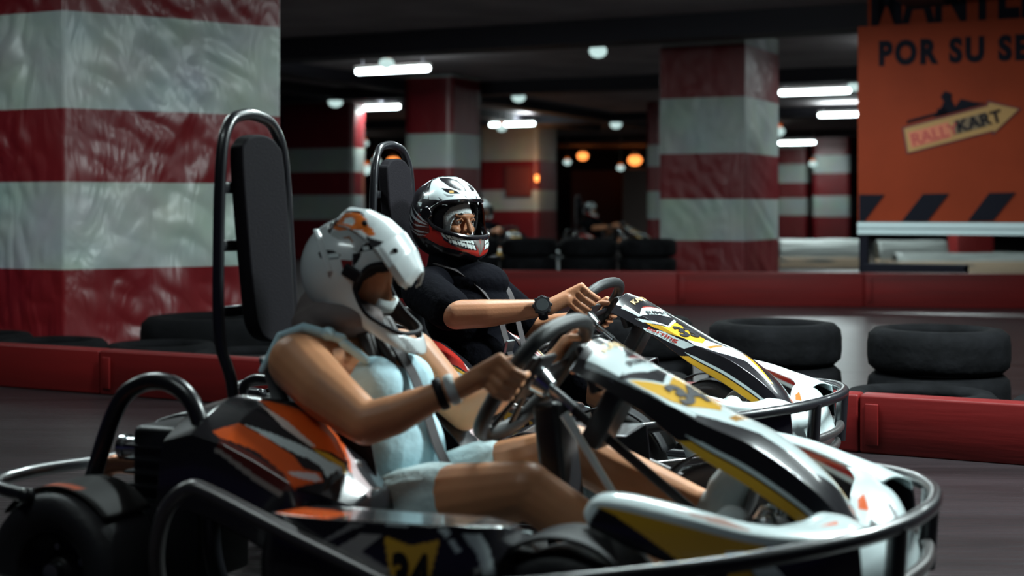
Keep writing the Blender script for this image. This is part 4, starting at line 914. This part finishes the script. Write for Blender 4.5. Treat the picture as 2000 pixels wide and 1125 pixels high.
def helmet(kind, parent, loc, rot, base, decals, zcut, liner=True):
    """rot: 3x3; returns helmet empty (part) with shell as sub-part children"""
    nlon, nlat = 420, 260
    lons=np.linspace(-180,180,nlon,endpoint=False); lats=np.linspace(-70,90,nlat)
    verts=[]; 
    for la in lats:
        for lo in lons:
            r=helm_r(kind,math.radians(lo),math.radians(la)); cl=math.cos(math.radians(la))
            verts.append((r*cl*math.cos(math.radians(lo)),r*cl*math.sin(math.radians(lo)),r*math.sin(math.radians(la))))
    V=np.array(verts); LO=np.tile(lons,nlat); LA=np.repeat(lats,nlon)
    port=inside(LO,LA,PORT[kind]); low=V[:,2]<(zcut if not callable(zcut) else np.vectorize(zcut)(V[:,0]))
    bad=port|low; fs=[]
    for j in range(nlat-1):
        for i in range(nlon):
            a=j*nlon+i; b=j*nlon+(i+1)%nlon; c=b+nlon; d=a+nlon
            if bad[a] or bad[b] or bad[c] or bad[d]: continue
            fs.append((a,b,c,d))
    used=sorted({v for f in fs for v in f}); mp={v:k for k,v in enumerate(used)}
    me=bpy.data.meshes.new('helmet'); me.from_pydata([verts[v] for v in used],[],[tuple(mp[v] for v in f) for f in fs]); me.update()
    paint(me,np.abs(LO[used]) if kind=='road' else np.abs(LO[used]),LA[used],base,decals)
    sh=link('helmet',me,M['paint'],parent); sh.location=loc; sh.rotation_euler=rot.to_euler()
    me.materials.append(M['lining'])
    s=sh.modifiers.new('s','SOLIDIFY'); s.thickness=.007; s.offset=-1; s.material_offset=1; s.material_offset_rim=1
    # rubber edge around the eye port
    def onr(lo,la,k=1.0):
        r=helm_r(kind,math.radians(lo),math.radians(la))*k; cl=math.cos(math.radians(la)); return Vector((r*cl*math.cos(math.radians(lo)),r*cl*math.sin(math.radians(lo)),r*math.sin(math.radians(la))))
    bm=bmesh.new(); sweep(bm,catmull([onr(*p,k=.995) for p in PORT[kind]],6,True),.0055,8,True); bobj('port_seal',bm,M['ink'],sh,auto=False)
    # inner padding: shell .03 thick with face opening
    if liner:
        lon2=np.linspace(-180,180,200,endpoint=False); lat2=np.linspace(-52,88,100); P=[]
        for la in lat2:
            row=[]
            for lo in lon2: a_,b_,c_=(.120,.106,.122) if kind=='road' else (.106,.099,.110); l1=math.radians(lo); l2=math.radians(la); cc=math.cos(l2); rr=1/math.sqrt((cc*math.cos(l1)/a_)**2+(cc*math.sin(l1)/b_)**2+(math.sin(l2)/c_)**2); row.append((rr*cc*math.cos(l1),rr*cc*math.sin(l1),rr*math.sin(l2)))
            P.append(row)
        me2=bpy.data.meshes.new('padding'); vs=[v for r in P for v in r]; n=200; fs=[]
        hole=[(-50,-46),(50,-46),(54,-10),(52,8),(40,22),(20,28),(0,30),(-20,28),(-40,22),(-52,8),(-54,-10)]
        hl=inside(np.tile(lon2,100),np.repeat(lat2,200),hole)
        for j in range(99):
            for i in range(n):
                q=(j*n+i,j*n+(i+1)%n,(j+1)*n+(i+1)%n,(j+1)*n+i)
                if any(hl[k] for k in q): continue
                fs.append(q)
        me2.from_pydata(vs,[],fs); me2.update(); o=link('padding',me2,M['lining'],sh); s=o.modifiers.new('s','SOLIDIFY'); s.thickness=.006
    return sh, onr
def hand(bm, Cn, W, o, up, side, rw=.024, k=1.0):
    """fist round the wheel rim at Cn: W wrist, o outward, up rim tangent"""
    o=Vector(o).normalized(); a=Vector(up).normalized(); n=WN
    kn=[]
    for i,t in enumerate((.036,.013,-.011,-.033)):
        L=(1.0,1.06,1.0,.86)[i]
        p0=Cn+a*t*k+n*(-.030)+o*.030
        p1=Cn+a*(t*k-.001)+n*(.008*L)+o*.036
        p2=Cn+a*(t*k-.002)+n*(.031*L)+o*.014
        p3=Cn+a*(t*k-.003)+n*(.027)+o*(-.013)
        chain(bm,[p0,p1,p2,p3],[.0108*k,.0100*k,.0092*k,.0080*k]); kn.append(p0)
    W=Vector(W)
    for i,p in enumerate(kn):
        b=W+(p-W)*.18+a*(.016-.011*i)
        cap(bm,b,p,rw*.62,.0125*k)
    cap(bm,W,(kn[1]+kn[2]+W)/3,rw,rw*.85)
    th0=W+(kn[0]-W)*.35-o*.012+a*.008
    chain(bm,[th0,Cn+n*(-.034)+o*(-.002)+a*.012,Cn+n*(-.022)+o*(-.021)+a*.030,Cn+n*(-.004)+o*(-.026)+a*.044],[.016*k,.0125*k,.0110*k,.0090*k])
def eye(parent, p, fw, side):
    bm=bmesh.new(); ell(bm,p,(.0115,.0115,.0115)); e=bobj('eye',bm,M['white_eye'],parent)
    bm=bmesh.new(); ell(bm,Vector(p)+fw*.0072,(.0062,.0062,.0062)); bobj('iris',bm,M['iris'],e)
    return e
OFF=Vector((-.42,0,0))
def person(kloc, rz, label):
    p=Vector(kloc)+Matrix.Rotation(rz,3,'Z')@OFF
    return empty('person',p,rz,label,'person')
def rim_frame(y,u,side):
    """rim point and tangent / outward at (y,u)"""
    Cn=WC+WA*u+Vector((0,y,0)); return Cn
def woman(kloc, rz, label):
    R=person(kloc,rz,label); L=-OFF
    HC=Vector((-.560,-.005,.800)); HR=Matrix.Rotation(math.radians(7),3,'Z')@Matrix.Rotation(math.radians(29),3,'Y')
    bm=bmesh.new()
    # torso
    ell(bm,(-.42,0,.25),(.125,.175,.115)); ell(bm,(-.455,0,.37),(.10,.135,.13)); ell(bm,(-.54,0,.515),(.115,.150,.125))
    cap(bm,(-.60,-.16,.605),(-.53,.155,.595),.058,.056); cap(bm,(-.585,0,.60),(-.575,0,.72),.058,.052)
    ell(bm,(-.56,0,.79),(.088,.072,.10)); ell(bm,HC+HR@Vector((.065,0,-.03)),(.03,.05,.05)); chain(bm,[HC+HR@Vector((.082,0,.015)),HC+HR@Vector((.102,0,-.02))],[.010,.013])
    # right arm (near the camera)
    sR=Vector((-.605,-.185,.595)); eR=Vector((-.365,-.285,.485)); wR=Vector((-.205,-.205,.556))
    chain(bm,[sR,sR*.5+eR*.5+Vector((-.005,-.01,.0)),eR],[.070,.063,.047]); chain(bm,[eR,eR*.65+wR*.35+Vector((0,-.002,-.006)),wR],[.047,.044,.026])
    cR=rim_frame(-.163,.018,-1); hand(bm,cR,wR+Vector((.018,.002,.004)),(0,-1,0),WA,-1,k=.95)
    # left arm
    sL=Vector((-.505,.175,.585)); eL=Vector((-.395,.245,.435)); wL=Vector((-.165,.185,.560))
    chain(bm,[sL,sL*.5+eL*.5,eL],[.060,.055,.042]); chain(bm,[eL,eL*.6+wL*.4,wL],[.042,.040,.026])
    hand(bm,rim_frame(.16,.05,1),wL+Vector((.02,-.004,.01)),(0,1,0),WA,1,k=.92)
    # legs
    hR=Vector((-.36,-.115,.255)); kR=Vector((-.035,-.175,.350)); aR=Vector((.30,-.13,.195))
    chain(bm,[hR,hR*.5+kR*.5+Vector((0,0,.006)),kR],[.098,.082,.062]); chain(bm,[kR,kR*.65+aR*.35+Vector((-.005,0,-.012)),aR],[.060,.056,.034])
    hL=Vector((-.36,.10,.26)); kL=Vector((-.055,.135,.385)); aL=Vector((.270,.11,.285))
    chain(bm,[hL,hL*.5+kL*.5+Vector((0,0,.004)),kL],[.095,.078,.058]); chain(bm,[kL,kL*.65+aL*.35+Vector((-.005,0,-.010)),aL],[.060,.063,.037])
    for a in (aR,aL): chain(bm,[a,a+Vector((.04,0,-.04))],[.034,.035])
    fused('body',bm,M['skin1'],R,.0042,4,L)
    # shoes
    for a,y in ((aR,-.13),(aL,.105)):
        bm=bmesh.new(); h=a+Vector((.030,0,-.045)); t=a+Vector((.105,-.005,.115))
        chain(bm,[h,h*.5+t*.5+Vector((-.014,0,.008)),t],[.042,.046,.038]); cap(bm,a+Vector((.012,0,-.005)),h,.044,.040)
        s=fused('shoe',bm,M['sneaker'],R,.005,3,L)
        bm=bmesh.new(); d=(t-h).normalized(); nn=Vector((d.z,0,-d.x)); sweep(bm,[h+nn*.034-d*.03,h+nn*.036,h*.5+t*.5+nn*.040,t+nn*.031,t+nn*.026+d*.03],[.022,.034,.038,.034,.02],flat=.28,up=tuple(nn)); bobj('sole',bm,M['sole'],s)
    # top and shorts
    bm=bmesh.new()
    ell(bm,(-.455,0,.37),(.112,.148,.135)); ell(bm,(-.53,0,.50),(.120,.158,.118)); ell(bm,(-.480,-.062,.535),(.072,.074,.072)); ell(bm,(-.465,.062,.53),(.072,.074,.072)); ell(bm,(-.47,0,.45),(.10,.13,.09)); ell(bm,(-.42,0,.27),(.135,.18,.10))
    ell(bm,(-.60,-.02,.545),(.09,.165,.085))
    tp=fused('top',bm,M['blue_cloth'],R,.006,12,L)
    bm=bmesh.new(); chain(bm,[(-.47,-.11,.60),(-.515,-.135,.640)],[.010,.012]); ell(bm,(-.548,-.150,.662),(.018,.018,.016)); chain(bm,[(-.655,-.185,.655),(-.60,-.17,.675),(-.52,-.135,.65)],[.009,.012,.012])
    cap(bm,(-.655,-.185,.655),(-.695,-.20,.575),.010,.008); bobj('shoulder_strap',bm,M['blue_cloth'],tp)
    bm=bmesh.new()
    ell(bm,(-.42,0,.245),(.132,.182,.112)); chain(bm,[hR,hR*.72+kR*.28],[.106,.104]); chain(bm,[hL,hL*.70+kL*.30],[.103,.102])
    fused('shorts',bm,M['white_cloth'],R,.006,4,L)
    # hood under the helmet, hair
    bm=bmesh.new(); ell(bm,(-.615,-.02,.675),(.095,.115,.060)); ell(bm,(-.565,-.06,.695),(.105,.075,.045)); cap(bm,(-.66,-.03,.60),(-.64,-.02,.70),.06,.07); fused('hood',bm,M['net'],R,.006,3,L)
    bm=bmesh.new(); random.seed(4)
    for k in range(16):
        y=-.055+.0075*k; x=-.515+random.uniform(-.012,.02)
        chain(bm,[(x,y,.675),(x+.02,y*1.1,.64),(x+.045+random.uniform(-.01,.01),y*1.1,.60),(x+.06,y*1.0,.572)],[.016,.015,.011,.005])
    bobj('hair',bm,M['hair'],R,loc=L)
    # watch strap and bracelet on the right wrist
    d=(wR-eR).normalized()
    def ringo(nm,c,r,wd,m):
        bm=bmesh.new(); u=Vector((0,0,1)); n1=(u-d*u.dot(d)).normalized(); n2=d.cross(n1); P=[c+(n1*math.cos(t*PI/10)+n2*math.sin(t*PI/10))*r for t in range(20)]
        sweep(bm,P,wd,10,True,flat=.45,up=tuple(n1)); return bobj(nm,bm,m,R,loc=L)
    ringo('watch_strap',wR-d*.020,.0325,.010,M['ink']); ringo('bracelet',wR+d*.006,.0300,.011,M['sneaker'])
    # harness
    bm=bmesh.new(); ribbon(bm,[(-.545,.02,.690),(-.475,.005,.645),(-.408,-.005,.565),(-.372,-.01,.49),(-.335,-.015,.40),(-.30,-.02,.345)],.042,(0,1,0)); bobj('harness_strap',bm,M['belt'],R,False,L)
    bm=bmesh.new(); ribbon(bm,[(-.445,-.215,.47),(-.425,-.215,.40),(-.41,-.222,.33),(-.40,-.235,.25)],.075,(1,0,.1)); bobj('harness_strap',bm,M['belt'],R,False,L)
    # helmet
    sh,onr=helmet('cross',R,HC+L,HR,(.66,.72,.73),HELM_B,lambda x: np.interp(x,[-.1,-.02,.05,.15,.22],[-.116,-.100,-.084,-.084,-.088]))
    bm=bmesh.new(); rows=[]
    ks=[(-.085,.128,.060),(-.04,.146,.078),(.01,.150,.088),(.06,.140,.092),(.105,.118,.086),(.140,.092,.062),(.150,.084,.034)]
    P=[[(x+ (0 if abs(v)<.9 else -.006),v*hw,z-.050*abs(v)**2.2) for v in np.linspace(-1,1,60)] for x,z,hw in [(float(np.interp(t,range(7),[k[0] for k in ks])),float(np.interp(t,range(7),[k[1] for k in ks])),float(np.interp(t,range(7),[k[2] for k in ks]))) for t in np.linspace(0,6,90)]]
    me=grid_mesh('visor_peak',P); U=np.array([[p[0] for p in r] for r in P]); Vv=np.array([[abs(p[1]) for p in r] for r in P]); paint(me,U,Vv,(.66,.72,.73),PEAK_B)
    pk=link('visor_peak',me,M['paint'],sh); s=pk.modifiers.new('s','SOLIDIFY'); s.thickness=.004
    bm=bmesh.new()
    for x,y in ((-.01,.07),(.085,.06)):
        for q in (-1,1): ell(bm,(x,q*y,float(np.interp(x,[k[0] for k in ks],[k[1] for k in ks]))-.022),(.007,.007,.007))
    bobj('peak_screw',bm,M['ink'],pk)
    bm=bmesh.new(); box(bm,(.035,-.117,.02),(.045,.012,.030),bev=.005); bobj('side_clasp',bm,M['ink'],sh)
    for q in (-1,1):
        bm=bmesh.new(); sweep(bm,catmull([onr(q*lo,la,.995) for lo,la in ((155,20),(135,19),(118,13),(104,5),(96,-2))],8),[.004]+[.013]*31+[.004] if False else .012,10,flat=.55); bobj('side_fin',bm,M['finwhite'],sh)
    # white breath guard inside the chin bar
    bm=bmesh.new(); P=[[HC+HR@Vector((.088+.030*math.cos(math.radians(a)) ,.050*math.sin(math.radians(a)),z)) for z in (-.045,-.015)] for a in range(-70,71,10)]
    vs=[[bm.verts.new(q) for q in r] for r in P]
    for A_,B_ in zip(vs,vs[1:]): bm.faces.new((A_[0],B_[0],B_[1],A_[1]))
    o=bobj('breath_guard',bm,M['sneaker'],sh,loc=None); o.parent=R; o.location=L; sd=o.modifiers.new('s','SOLIDIFY'); sd.thickness=.006
    bm=bmesh.new(); ribbon(bm,[HC+HR@Vector(p) for p in ((.02,-.112,-.085),(.03,-.08,-.13),(.035,-.02,-.150),(.035,.05,-.14),(.02,.112,-.085))],.018,(1,0,0)); bobj('chin_strap',bm,M['belt'],R,False,L)
    return R
def man(kloc, rz, label):
    R=person(kloc,rz,label); L=-OFF
    HC=Vector((-.632,.0,.915)); HR=Matrix.Rotation(math.radians(-17),3,'Z')@Matrix.Rotation(math.radians(3),3,'Y')
    bm=bmesh.new()
    ell(bm,(-.42,0,.25),(.13,.17,.115)); ell(bm,(-.48,0,.40),(.115,.15,.14)); ell(bm,(-.56,0,.575),(.125,.175,.14))
    cap(bm,(-.615,-.175,.672),(-.60,.175,.672),.062,.062); cap(bm,(-.62,0,.66),(-.635,0,.79),.064,.060)
    F=lambda x,y,z: HC+HR@Vector((x+.010,y,z-.014))
    # head with face
    ell(bm,F(-.012,0,.012),(.090,.073,.105),HR); ell(bm,F(.022,0,-.045),(.058,.056,.062),HR)
    chain(bm,[F(.074,-.042,.028),F(.086,-.018,.026),F(.086,.018,.026),F(.074,.042,.028)],[.008,.0105,.0105,.008])
    chain(bm,[F(.086,0,.018),F(.101,0,-.012),F(.106,0,-.026)],[.0085,.0100,.0125]); 
    for s in (-1,1): ell(bm,F(.092,s*.0125,-.028),(.010,.008,.008)); ell(bm,F(.062,s*.036,-.022),(.022,.022,.018)); 
    chain(bm,[F(.083,-.018,-.058),F(.088,0,-.056),F(.083,.018,-.058)],[.007,.0085,.007]); ell(bm,F(.074,0,-.088),(.020,.022,.018))
    for s in (-1,1): ell(bm,F(-.005,s*.075,-.005),(.018,.008,.028),HR)
    # arms
    sR=Vector((-.622,-.20,.665)); eR=Vector((-.430,-.325,.595)); wR=Vector((-.165,-.215,.618))
    chain(bm,[sR,sR*.5+eR*.5,eR],[.064,.058,.050]); chain(bm,[eR,eR*.62+wR*.38+Vector((0,-.004,-.004)),wR],[.050,.047,.029])
    hand(bm,rim_frame(-.138,.088,-1),wR+Vector((.022,.004,.003)),(0,-1,.15),(WA+Vector((0,.35,0))),-1,k=1.0,rw=.028)
    sL=Vector((-.58,.20,.655)); eL=Vector((-.40,.27,.50)); wL=Vector((-.175,.185,.555))
    chain(bm,[sL,sL*.5+eL*.5,eL],[.062,.056,.047]); chain(bm,[eL,eL*.6+wL*.4,wL],[.047,.043,.028])
    hand(bm,rim_frame(.163,.01,1),wL+Vector((.015,-.003,.01)),(0,1,0),WA,1,rw=.027)
    hR=Vector((-.37,-.11,.255)); kR=Vector((-.03,-.17,.37)); aR=Vector((.31,-.12,.215))
    hL=Vector((-.37,.10,.255)); kL=Vector((-.04,.14,.38)); aL=Vector((.33,.11,.26))
    for h,k,a in ((hR,kR,aR),(hL,kL,aL)): chain(bm,[h,h*.5+k*.5,k],[.095,.08,.060]); chain(bm,[k,k*.65+a*.35+Vector((-.005,0,-.01)),a,a+Vector((.04,0,-.04))],[.058,.054,.035,.035])
    fused('body',bm,M['skin2'],R,.0038,4,L)
    for s in (-1,1): eye(R,F(.0745,s*.0315,.0065)+L,HR@Vector((1,0,0)),s)
    bm=bmesh.new()
    for s in (-1,1): chain(bm,[F(.085,s*.014,.0275),F(.088,s*.030,.034),F(.074,s*.048,.028)],[.0035,.0042,.002])
    bobj('eyebrow',bm,M['lips'],R,loc=L)
    for s in (-1,1):
        bm=bmesh.new(); chain(bm,[F(.0845,s*.019,.0095),F(.0885,s*.0315,.0165),F(.0800,s*.046,.0085)],[.0028,.0036,.0022]); bobj('eyelid',bm,M['skin2'],R,loc=L)
    for a in (aR,aL):
        bm=bmesh.new(); h=a+Vector((.030,0,-.050)); t=a+Vector((.150,-.005,.10))
        chain(bm,[h,h*.5+t*.5+Vector((-.012,0,.008)),t],[.040,.043,.036]); cap(bm,a+Vector((.012,0,-.005)),h,.042,.038)
        s=fused('shoe',bm,M['sneaker'],R,.006,3,L)
        bm=bmesh.new(); d=(t-h).normalized(); nn=Vector((d.z,0,-d.x)); sweep(bm,[h+nn*.037-d*.03,h+nn*.038,h*.5+t*.5+nn*.042,t+nn*.033,t+nn*.028+d*.03],[.022,.036,.040,.036,.02],flat=.28,up=tuple(nn)); bobj('sole',bm,M['sole'],s)
    # shirt
    bm=bmesh.new()
    ell(bm,(-.48,0,.39),(.130,.165,.15)); ell(bm,(-.555,0,.57),(.142,.190,.145)); ell(bm,(-.50,-.02,.60),(.115,.135,.09)); cap(bm,(-.62,-.175,.675),(-.605,.175,.675),.072,.072)
    ell(bm,(-.43,0,.27),(.14,.18,.10)); cap(bm,(-.61,0,.69),(-.610,0,.770),.105,.090); ell(bm,(-.515,0,.685),(.115,.125,.075))
    chain(bm,[sR,sR*.22+eR*.78],[.080,.074]); chain(bm,[sL,sL*.3+eL*.7],[.078,.072])
    st=fused('t_shirt',bm,M['black_cloth'],R,.006,4,L)
    bm=bmesh.new()
    for h,k in ((hR,kR),(hL,kL)): chain(bm,[h,h*.5+k*.5,h*.05+k*.95],[.106,.092,.074])
    ell(bm,(-.42,0,.25),(.14,.19,.11)); fused('shorts',bm,M['black_cloth'],R,.007,4,L)
    # harness
    bm=bmesh.new(); ribbon(bm,[(-.63,-.10,.755),(-.53,-.095,.725),(-.445,-.09,.665),(-.39,-.085,.59),(-.37,-.08,.52),(-.345,-.07,.43),(-.32,-.04,.36)],.042,(0,1,0)); s1=bobj('harness_strap',bm,M['belt'],R,False,L)
    bm=bmesh.new(); ribbon(bm,[(-.62,.10,.755),(-.52,.10,.72),(-.44,.095,.66),(-.40,.085,.57),(-.36,.07,.45),(-.32,.03,.36)],.042,(0,1,0)); bobj('harness_strap',bm,M['belt'],R,False,L)
    bm=bmesh.new(); box(bm,(-.352,-.075,.470),(.012,.055,.045),Euler((0,.25,0)).to_matrix(),bev=.003); box(bm,(-.345,-.072,.425),(.014,.06,.02),Euler((0,.25,0)).to_matrix(),bev=.003); bobj('buckle',bm,M['steel'],s1,False)
    # watch
    d=(wR-eR).normalized(); c=wR+d*.002; n1=Vector((0,-.55,.83)); n1=(n1-d*n1.dot(d)).normalized(); n2=d.cross(n1)
    bm=bmesh.new(); sweep(bm,[c+(n1*math.cos(t*PI/12)+n2*math.sin(t*PI/12))*.0345 for t in range(24)],.016,10,True,flat=.45,up=tuple(n1)); wt=bobj('watch',bm,M['ink'],R,loc=L)
    bm=bmesh.new(); n3=(n1*.35-n2*.0+Vector((0,-1,0))).normalized(); n3=(n3-d*n3.dot(d)).normalized(); rot=Matrix((d,d.cross(n3),n3)).transposed()
    sweep(bm,[c+n3*.030,c+n3*.048],[.030,.027],28); 
    for k in range(8):
        a=k*PI/4; box(bm,c+n3*.040+(d*math.cos(a)+d.cross(n3)*math.sin(a))*.029,(.009,.009,.011),rot,bev=.001)
    bobj('watch_case',bm,M['plastic'],wt)
    bm=bmesh.new(); sweep(bm,[c+n3*.0475,c+n3*.0495],[.021,.020],24); 
    box(bm,c+n3*.048,(.014,.002,.001),rot); bobj('watch_face',bm,mat('dark_watch_face',(.07,.08,.085),.2,coat=.6),wt)
    # balaclava with lace edge
    lon=np.linspace(-180,180,90,endpoint=False); lat=np.linspace(-60,88,56); vs=[]
    def bal(lo,la,k=1.0):
        lo_,la_=math.radians(lo),math.radians(la); cl=math.cos(la_)
        r=k/math.sqrt((cl*math.cos(lo_)/(.096 if math.cos(lo_)>0 else .10))**2+(cl*math.sin(lo_)/.080)**2+(math.sin(la_)/.118)**2)
        return Vector((r*cl*math.cos(lo_)-.008,r*cl*math.sin(lo_),r*math.sin(la_)))
    for la in lat:
        for lo in lon: vs.append(tuple(bal(lo,la)))
    FH_=[(-40,-12),(-36,-36),(-20,-48),(20,-48),(36,-36),(40,-12),(37,4),(29,14),(15,20),(0,21),(-15,20),(-29,14),(-37,4)]
    hl=inside(np.tile(lon,56),np.repeat(lat,90),FH_); fs=[]
    for j in range(55):
        for i in range(90):
            q=(j*90+i,j*90+(i+1)%90,(j+1)*90+(i+1)%90,(j+1)*90+i)
            if not any(hl[k] for k in q): fs.append(q)
    me=bpy.data.meshes.new('balaclava'); me.from_pydata(vs,[],fs); me.update(); bl=link('balaclava',me,M['balaclava'],R,loc=F(0,0,0)+L); bl.rotation_euler=HR.to_euler(); s=bl.modifiers.new('s','SOLIDIFY'); s.thickness=.004
    bm=bmesh.new(); P=catmull([bal(lo,la,1.01) for lo,la in FH_],7,True)
    for i,p in enumerate(P): ell(bm,p,(.0036,.0036,.0036) if i%2 else (.0024,.0024,.0024),seg=8)
    bobj('lace_edge',bm,M['balaclava'],bl)
    # helmet
    sh,onr=helmet('road',R,HC+L,HR,(.012,.010,.013),HELM_A,lambda x: -.140-max(0,x)*.22+max(0,-x)*.35)
    # lower visor rim and pivot
    bm=bmesh.new(); sweep(bm,catmull([onr(*p,k=1.012) for p in ((-80,2),(-66,-12),(-40,-18.5),(-15,-21),(15,-21),(40,-18.5),(66,-12),(80,2))],6),.0075,8); sweep(bm,catmull([onr(*p,k=1.012) for p in ((-73,16),(-56,26),(-30,29),(0,30),(30,29),(56,26),(73,16))],6),.006,8)
    for s in (-1,1): q=onr(s*82,8); sweep(bm,[q*.98,q*1.05],[.026,.022],20)
    bobj('visor_frame',bm,M['glossblk'],sh)
    P=[[tuple(onr(lo,la,1.006)) for la in np.linspace(-18,28,14)] for lo in np.linspace(-72,72,50)]
    P=[[p for p in r] for r in P]
    me=grid_mesh('visor',P); v=link('visor',me,M['visor'],sh); 
    # brow scoop, chin vent
    return R
M['finwhite']=mat('white_helmet_fin',(.66,.72,.73),.25,coat=.7)
M['glossblk']=mat('gloss_black_trim',(.010,.009,.011),.15,coat=.8)
vm=bpy.data.materials.new('clear_visor'); vm.use_nodes=True; nt=vm.node_tree
tr=nt.nodes.new('ShaderNodeBsdfTransparent'); tr.inputs[0].default_value=(.9,.9,.9,1); gl=nt.nodes.new('ShaderNodeBsdfGlossy'); gl.inputs['Roughness'].default_value=.05
fr_=nt.nodes.new('ShaderNodeFresnel'); fr_.inputs[0].default_value=1.3; mxs=nt.nodes.new('ShaderNodeMixShader')
nt.links.new(fr_.outputs[0],mxs.inputs[0]); nt.links.new(tr.outputs[0],mxs.inputs[1]); nt.links.new(gl.outputs[0],mxs.inputs[2]); nt.links.new(mxs.outputs[0],nt.nodes['Material Output'].inputs[0])
M['visor']=vm
# ------------------------------------------------------------------ placing karts and drivers
KRZ=math.radians(-25)
K1=(.137,3.2,0); K2=(.341,4.9,0)
kart1=make_kart(K1,KRZ,'34','nearest go-kart, number 34, orange side cover, carrying the woman')
kart2=make_kart(K2,KRZ,'33','go-kart number 33 with red side cover, carrying the man in black',sidecol=RED)
w1=woman(K1,KRZ,'woman in a pale blue top and white peaked helmet driving the near go-kart')
m1=man(K2,KRZ,'man in a black t-shirt and toothy red, white and black helmet driving the farther go-kart')
for (x,y,rz,lk,lm) in ((2.0,26.0,KRZ,'distant go-kart in the gap left of the large striped pillar','distant driver in dark clothes, left of the large striped pillar'),
                    (-.02,19.6,KRZ-.5,'distant go-kart behind the tyre wall, beside the far helmet','distant driver in dark clothes directly right of the toothy helmet')):
    k=copy_tree(kart2); k.location=(x,y,0); k.rotation_euler=(0,0,rz); k['label']=lk; k['group']='distant go-karts'
    m=copy_tree(m1); m.location=Vector((x,y,0))+Matrix.Rotation(rz,3,'Z')@OFF; m.rotation_euler=(0,0,rz); m['label']=lm; m['group']='distant drivers'
